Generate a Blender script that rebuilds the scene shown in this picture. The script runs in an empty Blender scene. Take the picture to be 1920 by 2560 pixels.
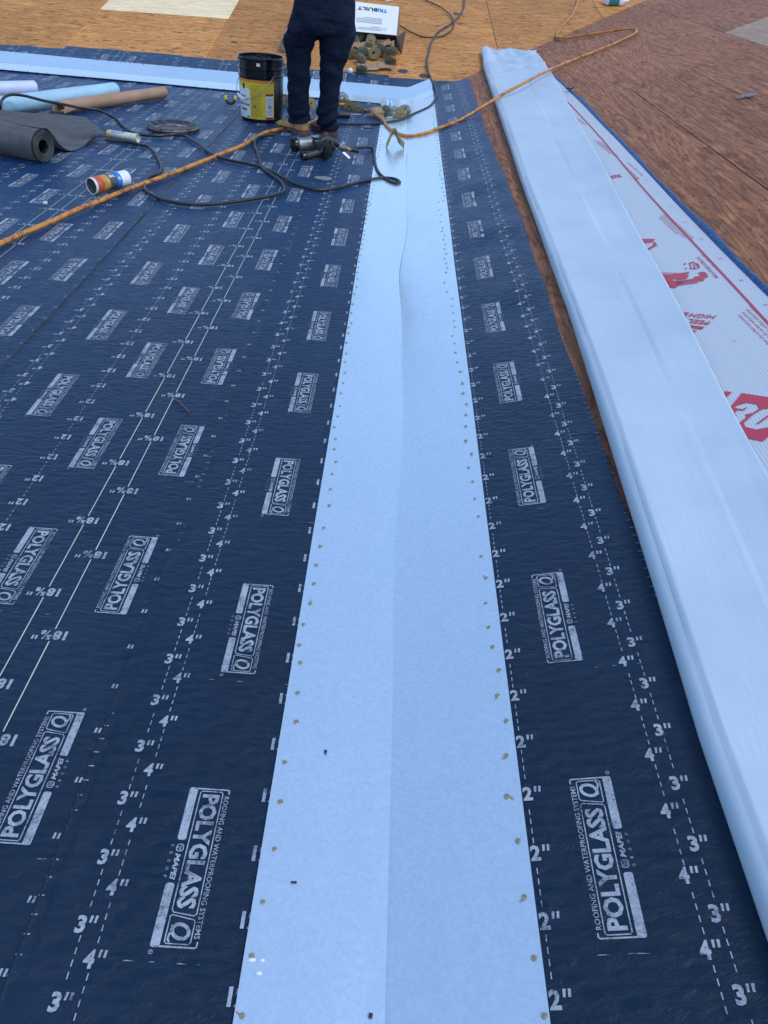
import bpy, math, random
import numpy as np
from mathutils import Matrix, Vector, noise
random.seed(7); rng = np.random.default_rng(7)
R = math.radians
S = bpy.context.scene
COL = S.collection
IN = 0.0254

# ------------------------------------------------------------------ camera, sky, sun, exposure
CAM = np.array([0.03541, 0.0, 1.11203])
AX = np.array([0.99931, 0.0, -0.03712])
def _axes():
    f = 1923.0
    d = np.array([(1031.47-960)/f, (1280+177.6)/f, 1.0]); d /= np.linalg.norm(d)
    n = np.array([0, 1.0, 0]) - d*d[1]; n /= np.linalg.norm(n)
    x = np.array([1.0, 0, 0]); x = x - d*(x@d) - n*(x@n); x /= np.linalg.norm(x)
    return x, d, n
X_, D_, N_ = _axes()                      # world x, y, z seen in the camera's own axes
cd = bpy.data.cameras.new('camera'); cam = bpy.data.objects.new('camera', cd); COL.objects.link(cam)
cd.sensor_fit = 'VERTICAL'; cd.sensor_height = 36.0; cd.lens = 36.0*1923.0/2560.0
cd.clip_start = 0.02; cd.clip_end = 2000
right = Vector((X_[0], D_[0], N_[0])); up = Vector((X_[1], D_[1], N_[1])); fwd = Vector((X_[2], D_[2], N_[2]))
M = Matrix((( right.x, up.x, -fwd.x, CAM[0]), (right.y, up.y, -fwd.y, CAM[1]), (right.z, up.z, -fwd.z, CAM[2]), (0, 0, 0, 1)))
cam.matrix_world = M; S.camera = cam

SUN_EL, SUN_ROT = R(54), R(112)
W = bpy.data.worlds.new('World'); S.world = W; W.use_nodes = True
wn = W.node_tree.nodes; wl = W.node_tree.links; wn.clear()
wo = wn.new('ShaderNodeOutputWorld'); bg = wn.new('ShaderNodeBackground'); sk = wn.new('ShaderNodeTexSky')
sk.sky_type = 'NISHITA'; sk.sun_disc = False; sk.sun_elevation = SUN_EL; sk.sun_rotation = SUN_ROT
sk.air_density = 1.0; sk.dust_density = 0.4; sk.ozone_density = 2.2
bg.inputs['Strength'].default_value = 0.15
wl.new(sk.outputs[0], bg.inputs[0]); wl.new(bg.outputs[0], wo.inputs[0])
sd = bpy.data.lights.new('sun', 'SUN'); sd.energy = 0.75; sd.angle = R(22); sd.color = (1.0, 0.93, 0.84)
so = bpy.data.objects.new('sun', sd); COL.objects.link(so)
_sv = Vector((math.sin(SUN_ROT)*math.cos(SUN_EL), math.cos(SUN_ROT)*math.cos(SUN_EL), math.sin(SUN_EL)))
so.rotation_euler = _sv.to_track_quat('Z', 'Y').to_euler()
S.view_settings.view_transform = 'Standard'; S.view_settings.look = 'None'
S.view_settings.gamma = 1.0; S.view_settings.use_curve_mapping = False
S.view_settings.exposure = 0.95

# ------------------------------------------------------------------ the roof: three slopes meeting in valleys
TA, TB, TC = 0.0912, 0.1485, 0.17
CA = 0.043*TC - 0.0912
CY = 6.95
KBC = (TB-CA)/TC                           # valley between right and far slope: y = CY + KBC x
def planes(x, y): return -TA*x, TB*x, CA*x + TC*(y-CY)
def surf(x, y, k=0.0):
    a, b, c = planes(np.asarray(x, float), np.asarray(y, float))
    m = np.maximum(np.maximum(a, b), c)
    if k > 0:
        m = m + k*np.log(np.exp((a-m)/k)+np.exp((b-m)/k)+np.exp((c-m)/k))
    return m
def ray(px, py):
    v = np.array([(px-960)/1923.0, (1280-py)/1923.0, 1.0]); return np.array([v@X_, v@D_, v@N_])
def on(px, py, lift=0.0):
    """point of the roof (raised by lift) that a pixel of the photograph looks at"""
    w = ray(px, py); o = CAM; best = None
    for (gx, gy, c0) in ((-TA, 0, 0), (TB, 0, 0), (CA, TC, -TC*CY)):
        den = w[2]-gx*w[0]-gy*w[1]
        if abs(den) < 1e-9: continue
        t = -(o[2]-gx*o[0]-gy*o[1]-c0-lift)/den
        if t > 0 and (best is None or t < best): best = t
    return o + best*w
def onY(px, py, y):
    w = ray(px, py); t = (y-CAM[1])/w[1]; return CAM + t*w
def scale_at(P):
    w = np.asarray(P)-CAM; v = w[0]*X_+w[1]*D_+w[2]*N_; return v[2]/1923.0      # metres per photo pixel
def normal_at(x, y):
    a, b, c = planes(x, y)
    if c >= a and c >= b: n = (-CA, -TC, 1)
    elif b >= a: n = (-TB, 0, 1)
    else: n = (TA, 0, 1)
    return Vector(n).normalized()
def wr(x, y):
    """gentle buckling of the loose sheets"""
    x = np.asarray(x, float); y = np.asarray(y, float)
    m = np.exp(-((x-0.38)/0.16)**2)*np.exp(-((y-3.4)/1.7)**2)
    w = m*0.0055*(np.sin(y*9.1+3*x)+0.7*np.sin(y*17.3-5*x+1.0)+0.6*np.sin(y*5.2+1+9*x))
    m2 = np.exp(-((x+1.6)/0.5)**2)*np.exp(-((y-3.0)/1.6)**2)
    w = w + m2*0.0015*(np.sin(y*4.1+7*x)+np.sin(11*x+2*y))
    m3 = np.exp(-((x+0.47)/0.05)**2)
    w = w + 0.0012*m3*np.sin(y*6+1.3)
    return w

# ------------------------------------------------------------------ helpers
def tag(o, label=None, cat=None, group=None, kind=None):
    if label: o['label'] = label
    if cat: o['category'] = cat
    if group: o['group'] = group
    if kind: o['kind'] = kind
    return o
class MB:
    def __init__(s): s.v = []; s.f = []; s.n = 0
    def add(s, v, f):
        v = np.asarray(v, float).reshape(-1, 3); s.v.append(v)
        n = s.n; s.f += [tuple(int(i)+n for i in q) for q in f]; s.n += len(v); return s
    def verts(s): return np.vstack(s.v)
    def xf(s, m):
        m = np.array(m); v = s.verts(); s.v = [v@m[:3, :3].T+m[:3, 3]]; return s
    def box(s, a, b):
        (x0, y0, z0), (x1, y1, z1) = a, b
        return s.add([(x0,y0,z0),(x1,y0,z0),(x1,y1,z0),(x0,y1,z0),(x0,y0,z1),(x1,y0,z1),(x1,y1,z1),(x0,y1,z1)],
                     [(0,3,2,1),(4,5,6,7),(0,1,5,4),(1,2,6,5),(2,3,7,6),(3,0,4,7)])
    def hexa(s, c):
        return s.add(c, [(0,3,2,1),(4,5,6,7),(0,1,5,4),(1,2,6,5),(2,3,7,6),(3,0,4,7)])
    def lathe(s, prof, n=32, cap=True, a0=0.0, a1=2*math.pi):
        full = abs(a1-a0-2*math.pi) < 1e-6; m = n if full else n+1
        v = []
        for (r, z) in prof:
            for i in range(m):
                t = a0+(a1-a0)*i/n; v.append((r*math.cos(t), r*math.sin(t), z))
        f = []
        for j in range(len(prof)-1):
            for i in range(n):
                i2 = (i+1) % m
                f.append((j*m+i, j*m+i2, (j+1)*m+i2, (j+1)*m+i))
        if cap and full:
            f.append(tuple(range(m-1, -1, -1))); f.append(tuple((len(prof)-1)*m+i for i in range(m)))
        return s.add(v, f)
    def tube(s, pts, r, n=8, cap=True):
        pts = np.asarray(pts, float); k = len(pts); rr = np.broadcast_to(np.asarray(r, float), (k,))
        tg = np.gradient(pts, axis=0); tg /= np.linalg.norm(tg, axis=1)[:, None]+1e-12
        u = np.cross(tg[0], (0, 0, 1.0))
        if np.linalg.norm(u) < 1e-3: u = np.array([1.0, 0, 0])
        u /= np.linalg.norm(u); v = []
        for i in range(k):
            u = u - tg[i]*(u@tg[i]); u /= np.linalg.norm(u); w = np.cross(tg[i], u)
            for j in range(n):
                t = 2*math.pi*j/n; v.append(pts[i]+rr[i]*(math.cos(t)*u+math.sin(t)*w))
        f = [(i*n+j, i*n+(j+1) % n, (i+1)*n+(j+1) % n, (i+1)*n+j) for i in range(k-1) for j in range(n)]
        if cap: f.append(tuple(range(n-1, -1, -1))); f.append(tuple((k-1)*n+j for j in range(n)))
        return s.add(v, f)
    def loft(s, rings, cap=True):
        n = len(rings[0]); k = len(rings); v = np.vstack(rings)
        f = [(i*n+j, i*n+(j+1) % n, (i+1)*n+(j+1) % n, (i+1)*n+j) for i in range(k-1) for j in range(n)]
        if cap: f.append(tuple(range(n-1, -1, -1))); f.append(tuple((k-1)*n+j for j in range(n)))
        return s.add(v, f)
    def grid(s, P):
        """P: (rows, cols, 3)"""
        r, c = P.shape[:2]
        return s.add(P.reshape(-1, 3), [(i*c+j, i*c+j+1, (i+1)*c+j+1, (i+1)*c+j) for i in range(r-1) for j in range(c-1)])
    def sphere(s, c, r, nu=12, nv=8, sc=(1, 1, 1)):
        b = MB(); b.lathe([(r*math.sin(math.pi*(j+.02)/(nv+.04)), -r*math.cos(math.pi*(j+.02)/(nv+.04))) for j in range(nv+1)], nu)
        return s.add(b.verts()*np.array(sc)+np.array(c), b.f)
    def mesh(s, name, mat, smooth=True, ang=35):
        me = bpy.data.meshes.new(name); me.from_pydata(s.verts().tolist() if s.n else [], [], s.f)
        if mat is not None: me.materials.append(mat)
        if smooth:
            me.shade_smooth(); me.set_sharp_from_angle(angle=R(ang))
        me.update(); return me
    def build(s, name, mat, parent=None, smooth=True, ang=35):
        o = bpy.data.objects.new(name, s.mesh(name, mat, smooth, ang)); COL.objects.link(o)
        if parent is not None: o.parent = parent
        return o
def frame(P, n=(0, 0, 1), heading=0.0):
    """matrix with z along n, x along heading (angle from +x in plan)"""
    z = Vector(n).normalized(); x = Vector((math.cos(heading), math.sin(heading), 0)); x = (x - z*x.dot(z)).normalized(); y = z.cross(x)
    m = Matrix((x, y, z)).transposed().to_4x4(); m.translation = Vector(P); return m
def thing(name, label, cat, m, group=None):
    o = bpy.data.objects.new(name, None); o.empty_display_size = 0.05; COL.objects.link(o)
    o.matrix_world = m if isinstance(m, Matrix) else Matrix.Translation(Vector(m))
    return tag(o, label, cat, group)
def setm(o, m): o.matrix_world = m; return o
def remesh(mb, vox, smooth=4):
    o = mb.build('tmp', None, None, False)
    a = o.modifiers.new('r', 'REMESH'); a.mode = 'VOXEL'; a.voxel_size = vox
    if smooth: b = o.modifiers.new('s', 'SMOOTH'); b.iterations = smooth; b.factor = 0.5
    dg = bpy.context.evaluated_depsgraph_get(); dg.update()
    e = o.evaluated_get(dg); me = e.to_mesh()
    v = np.empty(len(me.vertices)*3); me.vertices.foreach_get('co', v)
    f = [tuple(p.vertices) for p in me.polygons]; e.to_mesh_clear()
    me0 = o.data; bpy.data.objects.remove(o); bpy.data.meshes.remove(me0)
    r = MB(); r.add(v.reshape(-1, 3), f); return r
def catmull(pts, step=0.03):
    p = np.asarray(pts, float); p = np.vstack([2*p[0]-p[1], p, 2*p[-1]-p[-2]]); out = []
    for i in range(1, len(p)-2):
        n = max(2, int(np.linalg.norm(p[i+1]-p[i])/step)); t = np.linspace(0, 1, n, endpoint=False)[:, None]
        d1 = np.linalg.norm(p[i]-p[i-1])**.5+1e-6; d2 = np.linalg.norm(p[i+1]-p[i])**.5+1e-6; d3 = np.linalg.norm(p[i+2]-p[i+1])**.5+1e-6
        m1 = (p[i+1]-p[i]) + d2*((p[i]-p[i-1])/d1 - (p[i+1]-p[i-1])/(d1+d2))
        m2 = (p[i+1]-p[i]) + d2*((p[i+2]-p[i+1])/d3 - (p[i+2]-p[i])/(d2+d3))
        out.append((2*t**3-3*t**2+1)*p[i]+(t**3-2*t**2+t)*m1+(-2*t**3+3*t**2)*p[i+1]+(t**3-t**2)*m2)
    out.append(p[-2][None]); return np.vstack(out)

# ------------------------------------------------------------------ materials
def nt(name):
    m = bpy.data.materials.new(name); m.use_nodes = True; t = m.node_tree
    return m, t, t.nodes['Principled BSDF']
def ND(t, typ, **kw):
    n = t.nodes.new(typ)
    for k, v in kw.items():
        if k.startswith('i_'):
            key = k[2:]; key = int(key) if key.isdigit() else key.replace('_', ' ')
            n.inputs[key].default_value = v
        else: setattr(n, k, v)
    return n
def coords(t, scale=(1, 1, 1), rot=(0, 0, 0), kind='Object'):
    tc = ND(t, 'ShaderNodeTexCoord'); mp = ND(t, 'ShaderNodeMapping')
    mp.inputs['Scale'].default_value = scale; mp.inputs['Rotation'].default_value = rot
    t.links.new(tc.outputs[kind], mp.inputs[0]); return mp.outputs[0]
def nz(t, vec, scale, detail=4, rough=0.55, dist=0.0):
    n = ND(t, 'ShaderNodeTexNoise'); n.inputs['Scale'].default_value = scale; n.inputs['Detail'].default_value = detail
    n.inputs['Roughness'].default_value = rough; n.inputs['Distortion'].default_value = dist
    t.links.new(vec, n.inputs['Vector']); return n.outputs['Fac']
def ramp(t, fac, stops):
    r = ND(t, 'ShaderNodeValToRGB'); e = r.color_ramp.elements
    while len(e) < len(stops): e.new(0.5)
    for q, (p, c) in zip(e, stops):
        q.position = p; q.color = (c, c, c, 1) if isinstance(c, (int, float)) else (*c, 1)
    t.links.new(fac, r.inputs[0]); return r.outputs[0]
def mix(t, fac, a, b, blend='MIX'):
    m = ND(t, 'ShaderNodeMix', data_type='RGBA', blend_type=blend)
    for val, i in ((fac, 0), (a, 6), (b, 7)):
        if isinstance(val, (int, float)): m.inputs[i].default_value = val
        elif isinstance(val, tuple): m.inputs[i].default_value = (*val, 1)
        else: t.links.new(val, m.inputs[i])
    return m.outputs[2]
def bump(t, bs, h, strength=0.3, dist=0.01, prev=None):
    b = ND(t, 'ShaderNodeBump'); b.inputs['Strength'].default_value = strength; b.inputs['Distance'].default_value = dist
    t.links.new(h, b.inputs['Height'])
    if prev is not None: t.links.new(prev, b.inputs['Normal'])
    t.links.new(b.outputs[0], bs.inputs['Normal']); return b.outputs[0]
def simple(name, col, rough=0.5, metal=0.0, var=0.25, vs=12.0, bmp=0.0, bs_=60.0, spec=0.5, coat=0.0):
    m, t, b = nt(name); v = coords(t); f = nz(t, v, vs, 5)
    lo = tuple(c*(1-var) for c in col); hi = tuple(min(1, c*(1+var)) for c in col)
    t.links.new(ramp(t, f, [(0.3, lo), (0.7, hi)]), b.inputs['Base Color'])
    b.inputs['Roughness'].default_value = rough; b.inputs['Metallic'].default_value = metal
    b.inputs['Specular IOR Level'].default_value = spec
    b.inputs['Coat Weight'].default_value = coat
    if bmp > 0: bump(t, b, nz(t, v, bs_, 4), bmp, 0.005)
    return m
def mat_membrane():
    m, t, b = nt('navy_membrane')
    v = coords(t)
    big = nz(t, v, 2.2, 5, 0.6); med = nz(t, v, 23, 4)
    c = ramp(t, big, [(0.25, (0.0018, 0.0118, 0.0300)), (0.75, (0.0032, 0.0185, 0.0440))])
    vv = coords(t, (26, 70, 26)); cre = nz(t, vv, 1.0, 6, 0.62, 0.6)
    sp = ramp(t, nz(t, coords(t, (90, 160, 90)), 1.0, 3, 0.7), [(0.60, 0.0), (0.78, 1.0)])
    c = mix(t, mix(t, 1.0, sp, ramp(t, med, [(0.4, 0.0), (0.7, 0.5)]), 'MULTIPLY'), c, (0.012, 0.036, 0.085))
    du = ramp(t, nz(t, coords(t, (1.9, 0.9, 1)), 1.0, 6, 0.66, 0.5), [(0.50, 0.0), (0.78, 0.34)])
    c = mix(t, du, c, (0.026, 0.046, 0.080))
    t.links.new(c, b.inputs['Base Color'])
    t.links.new(ramp(t, med, [(0.3, 0.30), (0.7, 0.46)]), b.inputs['Roughness'])
    b.inputs['Specular IOR Level'].default_value = 0.24
    b.inputs['Sheen Weight'].default_value = 0.26; b.inputs['Sheen Roughness'].default_value = 0.35; b.inputs['Sheen Tint'].default_value = (0.16, 0.42, 1.0, 1)
    n1 = bump(t, b, cre, 1.0, 0.006)
    fib = nz(t, coords(t, (8, 240, 8)), 1.0, 3)
    n2 = bump(t, b, fib, 0.10, 0.002, n1)
    bump(t, b, nz(t, v, 6, 3), 0.12, 0.02, n2)
    return m
def mat_print():
    m, t, b = nt('worn_pale_print'); v = coords(t)
    w = nz(t, v, 260, 4, 0.7); w2 = nz(t, v, 34, 4, 0.6)
    k = mix(t, 0.5, w, w2)
    f = ramp(t, k, [(0.36, 1.0), (0.47, 0.34), (0.58, 0.0)])
    t.links.new(mix(t, f, (0.36, 0.40, 0.45), (0.015, 0.03, 0.06)), b.inputs['Base Color'])
    b.inputs['Roughness'].default_value = 0.5
    bump(t, b, nz(t, coords(t, (26, 70, 26)), 1.0, 6, 0.62, 0.6), 0.3, 0.004)
    return m
def mat_galv():
    m, t, b = nt('galvanised_metal'); v = coords(t)
    vo = ND(t, 'ShaderNodeTexVoronoi'); vo.inputs['Scale'].default_value = 190; t.links.new(v, vo.inputs['Vector'])
    sp = ND(t, 'ShaderNodeSeparateColor'); t.links.new(vo.outputs['Color'], sp.inputs[0])
    c = ramp(t, sp.outputs[0], [(0.0, (0.655, 0.78, 0.845)), (1.0, (0.735, 0.85, 0.905))])
    c = mix(t, ramp(t, nz(t, v, 3.0, 4), [(0.35, 0.0), (0.7, 0.35)]), c, (0.64, 0.78, 0.86))
    t.links.new(c, b.inputs['Base Color'])
    b.inputs['Metallic'].default_value = 0.75
    rr = ND(t, 'ShaderNodeMapRange'); rr.inputs[3].default_value = 0.22; rr.inputs[4].default_value = 0.33
    t.links.new(nz(t, v, 60, 4), rr.inputs[0]); t.links.new(rr.outputs[0], b.inputs['Roughness'])
    n = bump(t, b, nz(t, v, 220, 3), 0.012, 0.002)
    bump(t, b, nz(t, coords(t, (4, 1.6, 3)), 1.0, 3), 0.10, 0.05, n)
    return m
def mat_wood(name, lo, hi, dark, along_x, fleck=0.5, ring=0.35):
    m, t, b = nt(name)
    st = (1.3, 16, 16) if along_x else (26, 1.0, 16)
    v = coords(t, st); oi = ND(t, 'ShaderNodeObjectInfo')
    ad = ND(t, 'ShaderNodeVectorMath', operation='ADD'); sc = ND(t, 'ShaderNodeVectorMath', operation='SCALE')
    cmb = ND(t, 'ShaderNodeCombineXYZ')
    for i in range(3): t.links.new(oi.outputs['Random'], cmb.inputs[i])
    t.links.new(cmb.outputs[0], sc.inputs[0]); sc.inputs['Scale'].default_value = 41.0
    t.links.new(v, ad.inputs[0]); t.links.new(sc.outputs[0], ad.inputs[1]); v = ad.outputs[0]
    g = nz(t, v, 1.6, 8, 0.66, 0.5)
    # cathedral grain: contour lines of a slow field
    st2 = (0.30, 2.6, 1) if along_x else (2.2, 0.24, 1)
    f = nz(t, coords(t, st2), 1.0, 3, 0.5, 0.25)
    ml = ND(t, 'ShaderNodeMath', operation='MULTIPLY'); ml.inputs[1].default_value = 240; t.links.new(f, ml.inputs[0])
    sn = ND(t, 'ShaderNodeMath', operation='SINE'); t.links.new(ml.outputs[0], sn.inputs[0])
    rings = ramp(t, sn.outputs[0], [(0.0, 0.0), (0.9, 1.0)])
    c = ramp(t, g, [(0.30, lo), (0.72, hi)])
    c = mix(t, mix(t, 1.0, rings, (ring, ring, ring), 'MULTIPLY'), c, tuple(0.55*x for x in lo))
    big = nz(t, coords(t), 1.1, 4)
    c = mix(t, ramp(t, big, [(0.4, 0.0), (0.75, 0.45)]), c, tuple(0.7*x for x in lo))
    fv = coords(t, (13, 46, 40) if along_x else (52, 16, 40))
    fl = ramp(t, nz(t, fv, 1.0, 5, 0.6, 0.4), [(0.565, 0.0), (0.60, 1.0)])
    msk = ramp(t, nz(t, coords(t), 5.0, 4, 0.65), [(0.34, 0.1), (0.55, 1.0)])
    fl = mix(t, 1.0, fl, msk, 'MULTIPLY')
    fl = mix(t, 1.0, fl, (fleck,)*3, 'MULTIPLY')
    c = mix(t, fl, c, dark)
    lt = ramp(t, nz(t, coords(t, (7, 42, 30) if along_x else (60, 6, 30)), 1.0, 5, 0.65), [(0.52, 0.0), (0.64, 0.55)])
    c = mix(t, lt, c, tuple(min(1, 1.22*x) for x in hi))
    f2 = ramp(t, nz(t, coords(t, (45, 150, 90) if along_x else (150, 40, 90)), 1.0, 3, 0.6), [(0.60, 0.0), (0.68, fleck*0.8)])
    c = mix(t, f2, c, dark)
    hs = ND(t, 'ShaderNodeHueSaturation'); t.links.new(c, hs.inputs['Color'])
    mr = ND(t, 'ShaderNodeMapRange'); mr.inputs[3].default_value = 0.88; mr.inputs[4].default_value = 1.12
    t.links.new(oi.outputs['Random'], mr.inputs[0]); t.links.new(mr.outputs[0], hs.inputs['Value'])
    t.links.new(hs.outputs[0], b.inputs['Base Color'])
    b.inputs['Roughness'].default_value = 0.62; b.inputs['Specular IOR Level'].default_value = 0.1
    n = bump(t, b, g, 0.35, 0.004); bump(t, b, rings, 0.12, 0.002, n)
    return m
def mat_film():
    m, t, b = nt('pale_blue_white_film'); v = coords(t)
    f1 = nz(t, coords(t, (120, 6, 30)), 1.0, 4); f2 = nz(t, coords(t, (8, 300, 30)), 1.0, 3)
    c = ramp(t, nz(t, v, 4, 4), [(0.3, (0.385, 0.475, 0.545)), (0.7, (0.455, 0.545, 0.615))])
    t.links.new(c, b.inputs['Base Color']); b.inputs['Roughness'].default_value = 0.42
    b.inputs['Specular IOR Level'].default_value = 0.4
    n = bump(t, b, f1, 0.16, 0.004); n = bump(t, b, f2, 0.08, 0.002, n)
    bump(t, b, nz(t, coords(t, (11, 1.6, 5)), 1.0, 5, 0.6, 0.4), 0.16, 0.02, n); return m
def mat_ribbed():
    m, t, b = nt('ribbed_white_sheet')
    w = ND(t, 'ShaderNodeTexWave', wave_type='BANDS', bands_direction='X'); w.inputs['Scale'].default_value = 36
    w.inputs['Distortion'].default_value = 0.3; w.inputs['Detail'].default_value = 1
    t.links.new(coords(t), w.inputs['Vector'])
    k = ramp(t, w.outputs['Fac'], [(0.02, 0.0), (0.22, 1.0)])
    t.links.new(mix(t, k, (0.40, 0.445, 0.50), (0.49, 0.53, 0.565)), b.inputs['Base Color'])
    b.inputs['Roughness'].default_value = 0.5; bump(t, b, k, 0.4, 0.003); return m
def mat_red():
    m, t, b = nt('red_print')
    w = ND(t, 'ShaderNodeTexWave', wave_type='BANDS', bands_direction='Y'); w.inputs['Scale'].default_value = 45
    w.inputs['Distortion'].default_value = 1.5; t.links.new(coords(t), w.inputs['Vector'])
    t.links.new(mix(t, ramp(t, w.outputs['Fac'], [(0.1, 0.3), (0.4, 0.0)]), (0.42, 0.022, 0.045), (0.55, 0.14, 0.17)), b.inputs['Base Color'])
    b.inputs['Roughness'].default_value = 0.5; return m
def mat_hose(name, base, dirt, k0, k1, sc=9):
    m, t, b = nt(name); v = coords(t)
    f = ramp(t, mix(t, 0.4, nz(t, v, sc, 5, 0.65), nz(t, v, sc*7, 4)), [(k0, 0.0), (k1, 1.0)])
    t.links.new(mix(t, f, base, dirt), b.inputs['Base Color']); b.inputs['Roughness'].default_value = 0.42
    bump(t, b, nz(t, v, 150, 3), 0.15, 0.002); return m
def mat_fabric(name, col):
    m, t, b = nt(name); v = coords(t)
    t.links.new(ramp(t, nz(t, v, 9, 5), [(0.3, tuple(0.7*c for c in col)), (0.7, tuple(1.25*c for c in col))]), b.inputs['Base Color'])
    b.inputs['Roughness'].default_value = 0.85; b.inputs['Specular IOR Level'].default_value = 0.15
    n = bump(t, b, nz(t, coords(t, (5, 5, 11)), 1.0, 4, 0.6, 0.8), 0.9, 0.04)
    bump(t, b, nz(t, v, 300, 2), 0.12, 0.002, n); return m
def mat_tar():
    m, t, b = nt('black_tar'); v = coords(t)
    b.inputs['Base Color'].default_value = (0.006, 0.006, 0.007, 1); b.inputs['Roughness'].default_value = 0.22
    bump(t, b, nz(t, v, 38, 5, 0.65, 0.6), 0.9, 0.02); return m
def mat_coil(name='weathered_brass_nails', a=(0.16, 0.125, 0.045), c=(0.36, 0.28, 0.12)):
    m, t, b = nt(name); v = coords(t)
    t.links.new(ramp(t, nz(t, v, 160, 3), [(0.35, a), (0.68, c)]), b.inputs['Base Color'])
    b.inputs['Metallic'].default_value = 0.45; b.inputs['Roughness'].default_value = 0.45; return m
def mat_greyroll():
    m, t, b = nt('grey_granulated_sheet'); v = coords(t)
    k = mix(t, 0.5, nz(t, v, 320, 3), nz(t, coords(t, (10, 25, 12)), 1.0, 5))
    t.links.new(ramp(t, k, [(0.35, (0.045, 0.048, 0.05)), (0.66, (0.115, 0.12, 0.12))]), b.inputs['Base Color'])
    b.inputs['Roughness'].default_value = 0.85; bump(t, b, nz(t, v, 320, 3), 0.5, 0.003); return m
MEM = mat_membrane(); PRI = mat_print(); GLI = simple('pale_green_guide_line', (0.46, 0.56, 0.44), 0.5, 0, 0.15); GAL = mat_galv()
WC = mat_wood('warm_plywood', (0.37, 0.150, 0.034), (0.70, 0.325, 0.098), (0.05, 0.035, 0.03), True, 0.95, 0.16)
WB = mat_wood('weathered_shade_brown_plywood', (0.195, 0.073, 0.032), (0.47, 0.200, 0.094), (0.030, 0.022, 0.026), False, 0.6, 0.5)  # weathered grain; the right slope's shading is put into this darker brown
WP = mat_wood('fresh_pale_plywood', (0.70, 0.52, 0.29), (0.86, 0.70, 0.44), (0.25, 0.16, 0.08), True, 0.15, 0.15)
WG = mat_wood('dusty_pale_plywood', (0.30, 0.20, 0.13), (0.42, 0.30, 0.20), (0.06, 0.05, 0.05), False, 0.3, 0.25)
WS = simple('dark_subfloor', (0.05, 0.035, 0.025), 0.9)
FILM = mat_film(); RIB = mat_ribbed(); RED = mat_red()
BLU = simple('blue_film_edge', (0.012, 0.060, 0.17), 0.45, 0, 0.5, 60, 0.9, 45, 0.2)
NAIL = mat_coil('nail_head_metal', (0.22, 0.22, 0.13), (0.38, 0.37, 0.25)); COIL = mat_coil(); COILD = mat_coil('dull_green_grey_nails', (0.085, 0.08, 0.05), (0.22, 0.20, 0.12))
BLK = simple('glossy_black_paint', (0.008, 0.008, 0.009), 0.18, 0, 0.3, 20, 0.05, 40); TAR = mat_tar()
BLKM = simple('matt_black_plastic', (0.016, 0.016, 0.017), 0.5, 0, 0.4, 40, 0.1, 90)
WHT = simple('white_plastic', (0.72, 0.72, 0.70), 0.4, 0, 0.06); YEL = simple('yellow_label', (0.78, 0.54, 0.035), 0.45, 0, 0.08)
YEL2 = simple('ochre_label_panel', (0.64, 0.43, 0.025), 0.45, 0, 0.08)
ORG = simple('orange_label', (0.70, 0.24, 0.02), 0.45, 0, 0.08); RDL = simple('red_label', (0.50, 0.02, 0.04), 0.45, 0, 0.1)
INK = simple('black_ink', (0.02, 0.02, 0.022), 0.6, 0, 0.3); INKG = simple('grey_ink', (0.10, 0.10, 0.12), 0.6, 0, 0.3)
INKB = simple('blue_ink', (0.01, 0.18, 0.60), 0.5, 0, 0.1); WIRE = simple('steel_wire', (0.45, 0.45, 0.45), 0.35, 0.9, 0.2)
HOR = mat_hose('dirty_orange_hose', (0.62, 0.235, 0.03), (0.075, 0.033, 0.017), 0.46, 0.62, 22)
HBK = mat_hose('black_rubber_hose', (0.013, 0.014, 0.015), (0.07, 0.068, 0.055), 0.5, 0.8, 20)
FAB = mat_fabric('navy_work_fabric', (0.0055, 0.0105, 0.026)); SHI = mat_fabric('dark_shirt_fabric', (0.02, 0.022, 0.03))
LEA = simple('tan_leather', (0.41, 0.225, 0.088), 0.6, 0, 0.4, 16, 0.25, 70); SOLE = simple('brown_rubber_sole', (0.15, 0.058, 0.032), 0.7, 0, 0.35, 30, 0.2, 90)
SKIN = simple('skin', (0.42, 0.24, 0.16), 0.5, 0, 0.1); HAIR = simple('dark_hair', (0.02, 0.014, 0.01), 0.6, 0, 0.4, 90, 0.5, 200)
CARD = simple('brown_cardboard', (0.25, 0.150, 0.082), 0.8, 0, 0.2, 14, 0.15, 60); CARDI = simple('dark_cardboard_inside', (0.20, 0.125, 0.07), 0.85, 0, 0.2)
WCRD = simple('white_printed_carton', (0.74, 0.74, 0.73), 0.55, 0, 0.05, 6); KRAFT = simple('kraft_paper', (0.33, 0.21, 0.125), 0.85, 0, 0.2, 20, 0.4, 40)
TANR = simple('tan_paper_wrap', (0.36, 0.215, 0.135), 0.7, 0, 0.16, 9, 0.2, 30); BLUR = simple('pale_blue_wrap', (0.34, 0.53, 0.63), 0.45, 0, 0.10, 5, 0.35, 14)
LILA = simple('pale_lilac_wrap', (0.53, 0.58, 0.72), 0.5, 0, 0.06); GRY = mat_greyroll()
SIL = simple('cast_aluminium', (0.24, 0.255, 0.25), 0.38, 0.6, 0.25, 30); BRS = simple('brass_fitting', (0.42, 0.24, 0.09), 0.4, 0.7, 0.3, 40)
OFFW = simple('grubby_white_tube', (0.62, 0.60, 0.50), 0.5, 0, 0.22, 45); DGR = simple('dark_grey_label', (0.07, 0.07, 0.075), 0.5, 0, 0.3, 60)
OLI = simple('amber_label', (0.48, 0.25, 0.05), 0.5, 0, 0.35, 50); RDO = simple('red_orange_label', (0.52, 0.085, 0.03), 0.5, 0, 0.3, 50)
TEAL = simple('teal_label', (0.02, 0.16, 0.18), 0.45, 0, 0.15); STONE = simple('grey_slate', (0.17, 0.18, 0.19), 0.75, 0, 0.25, 60, 0.3, 90)
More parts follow.
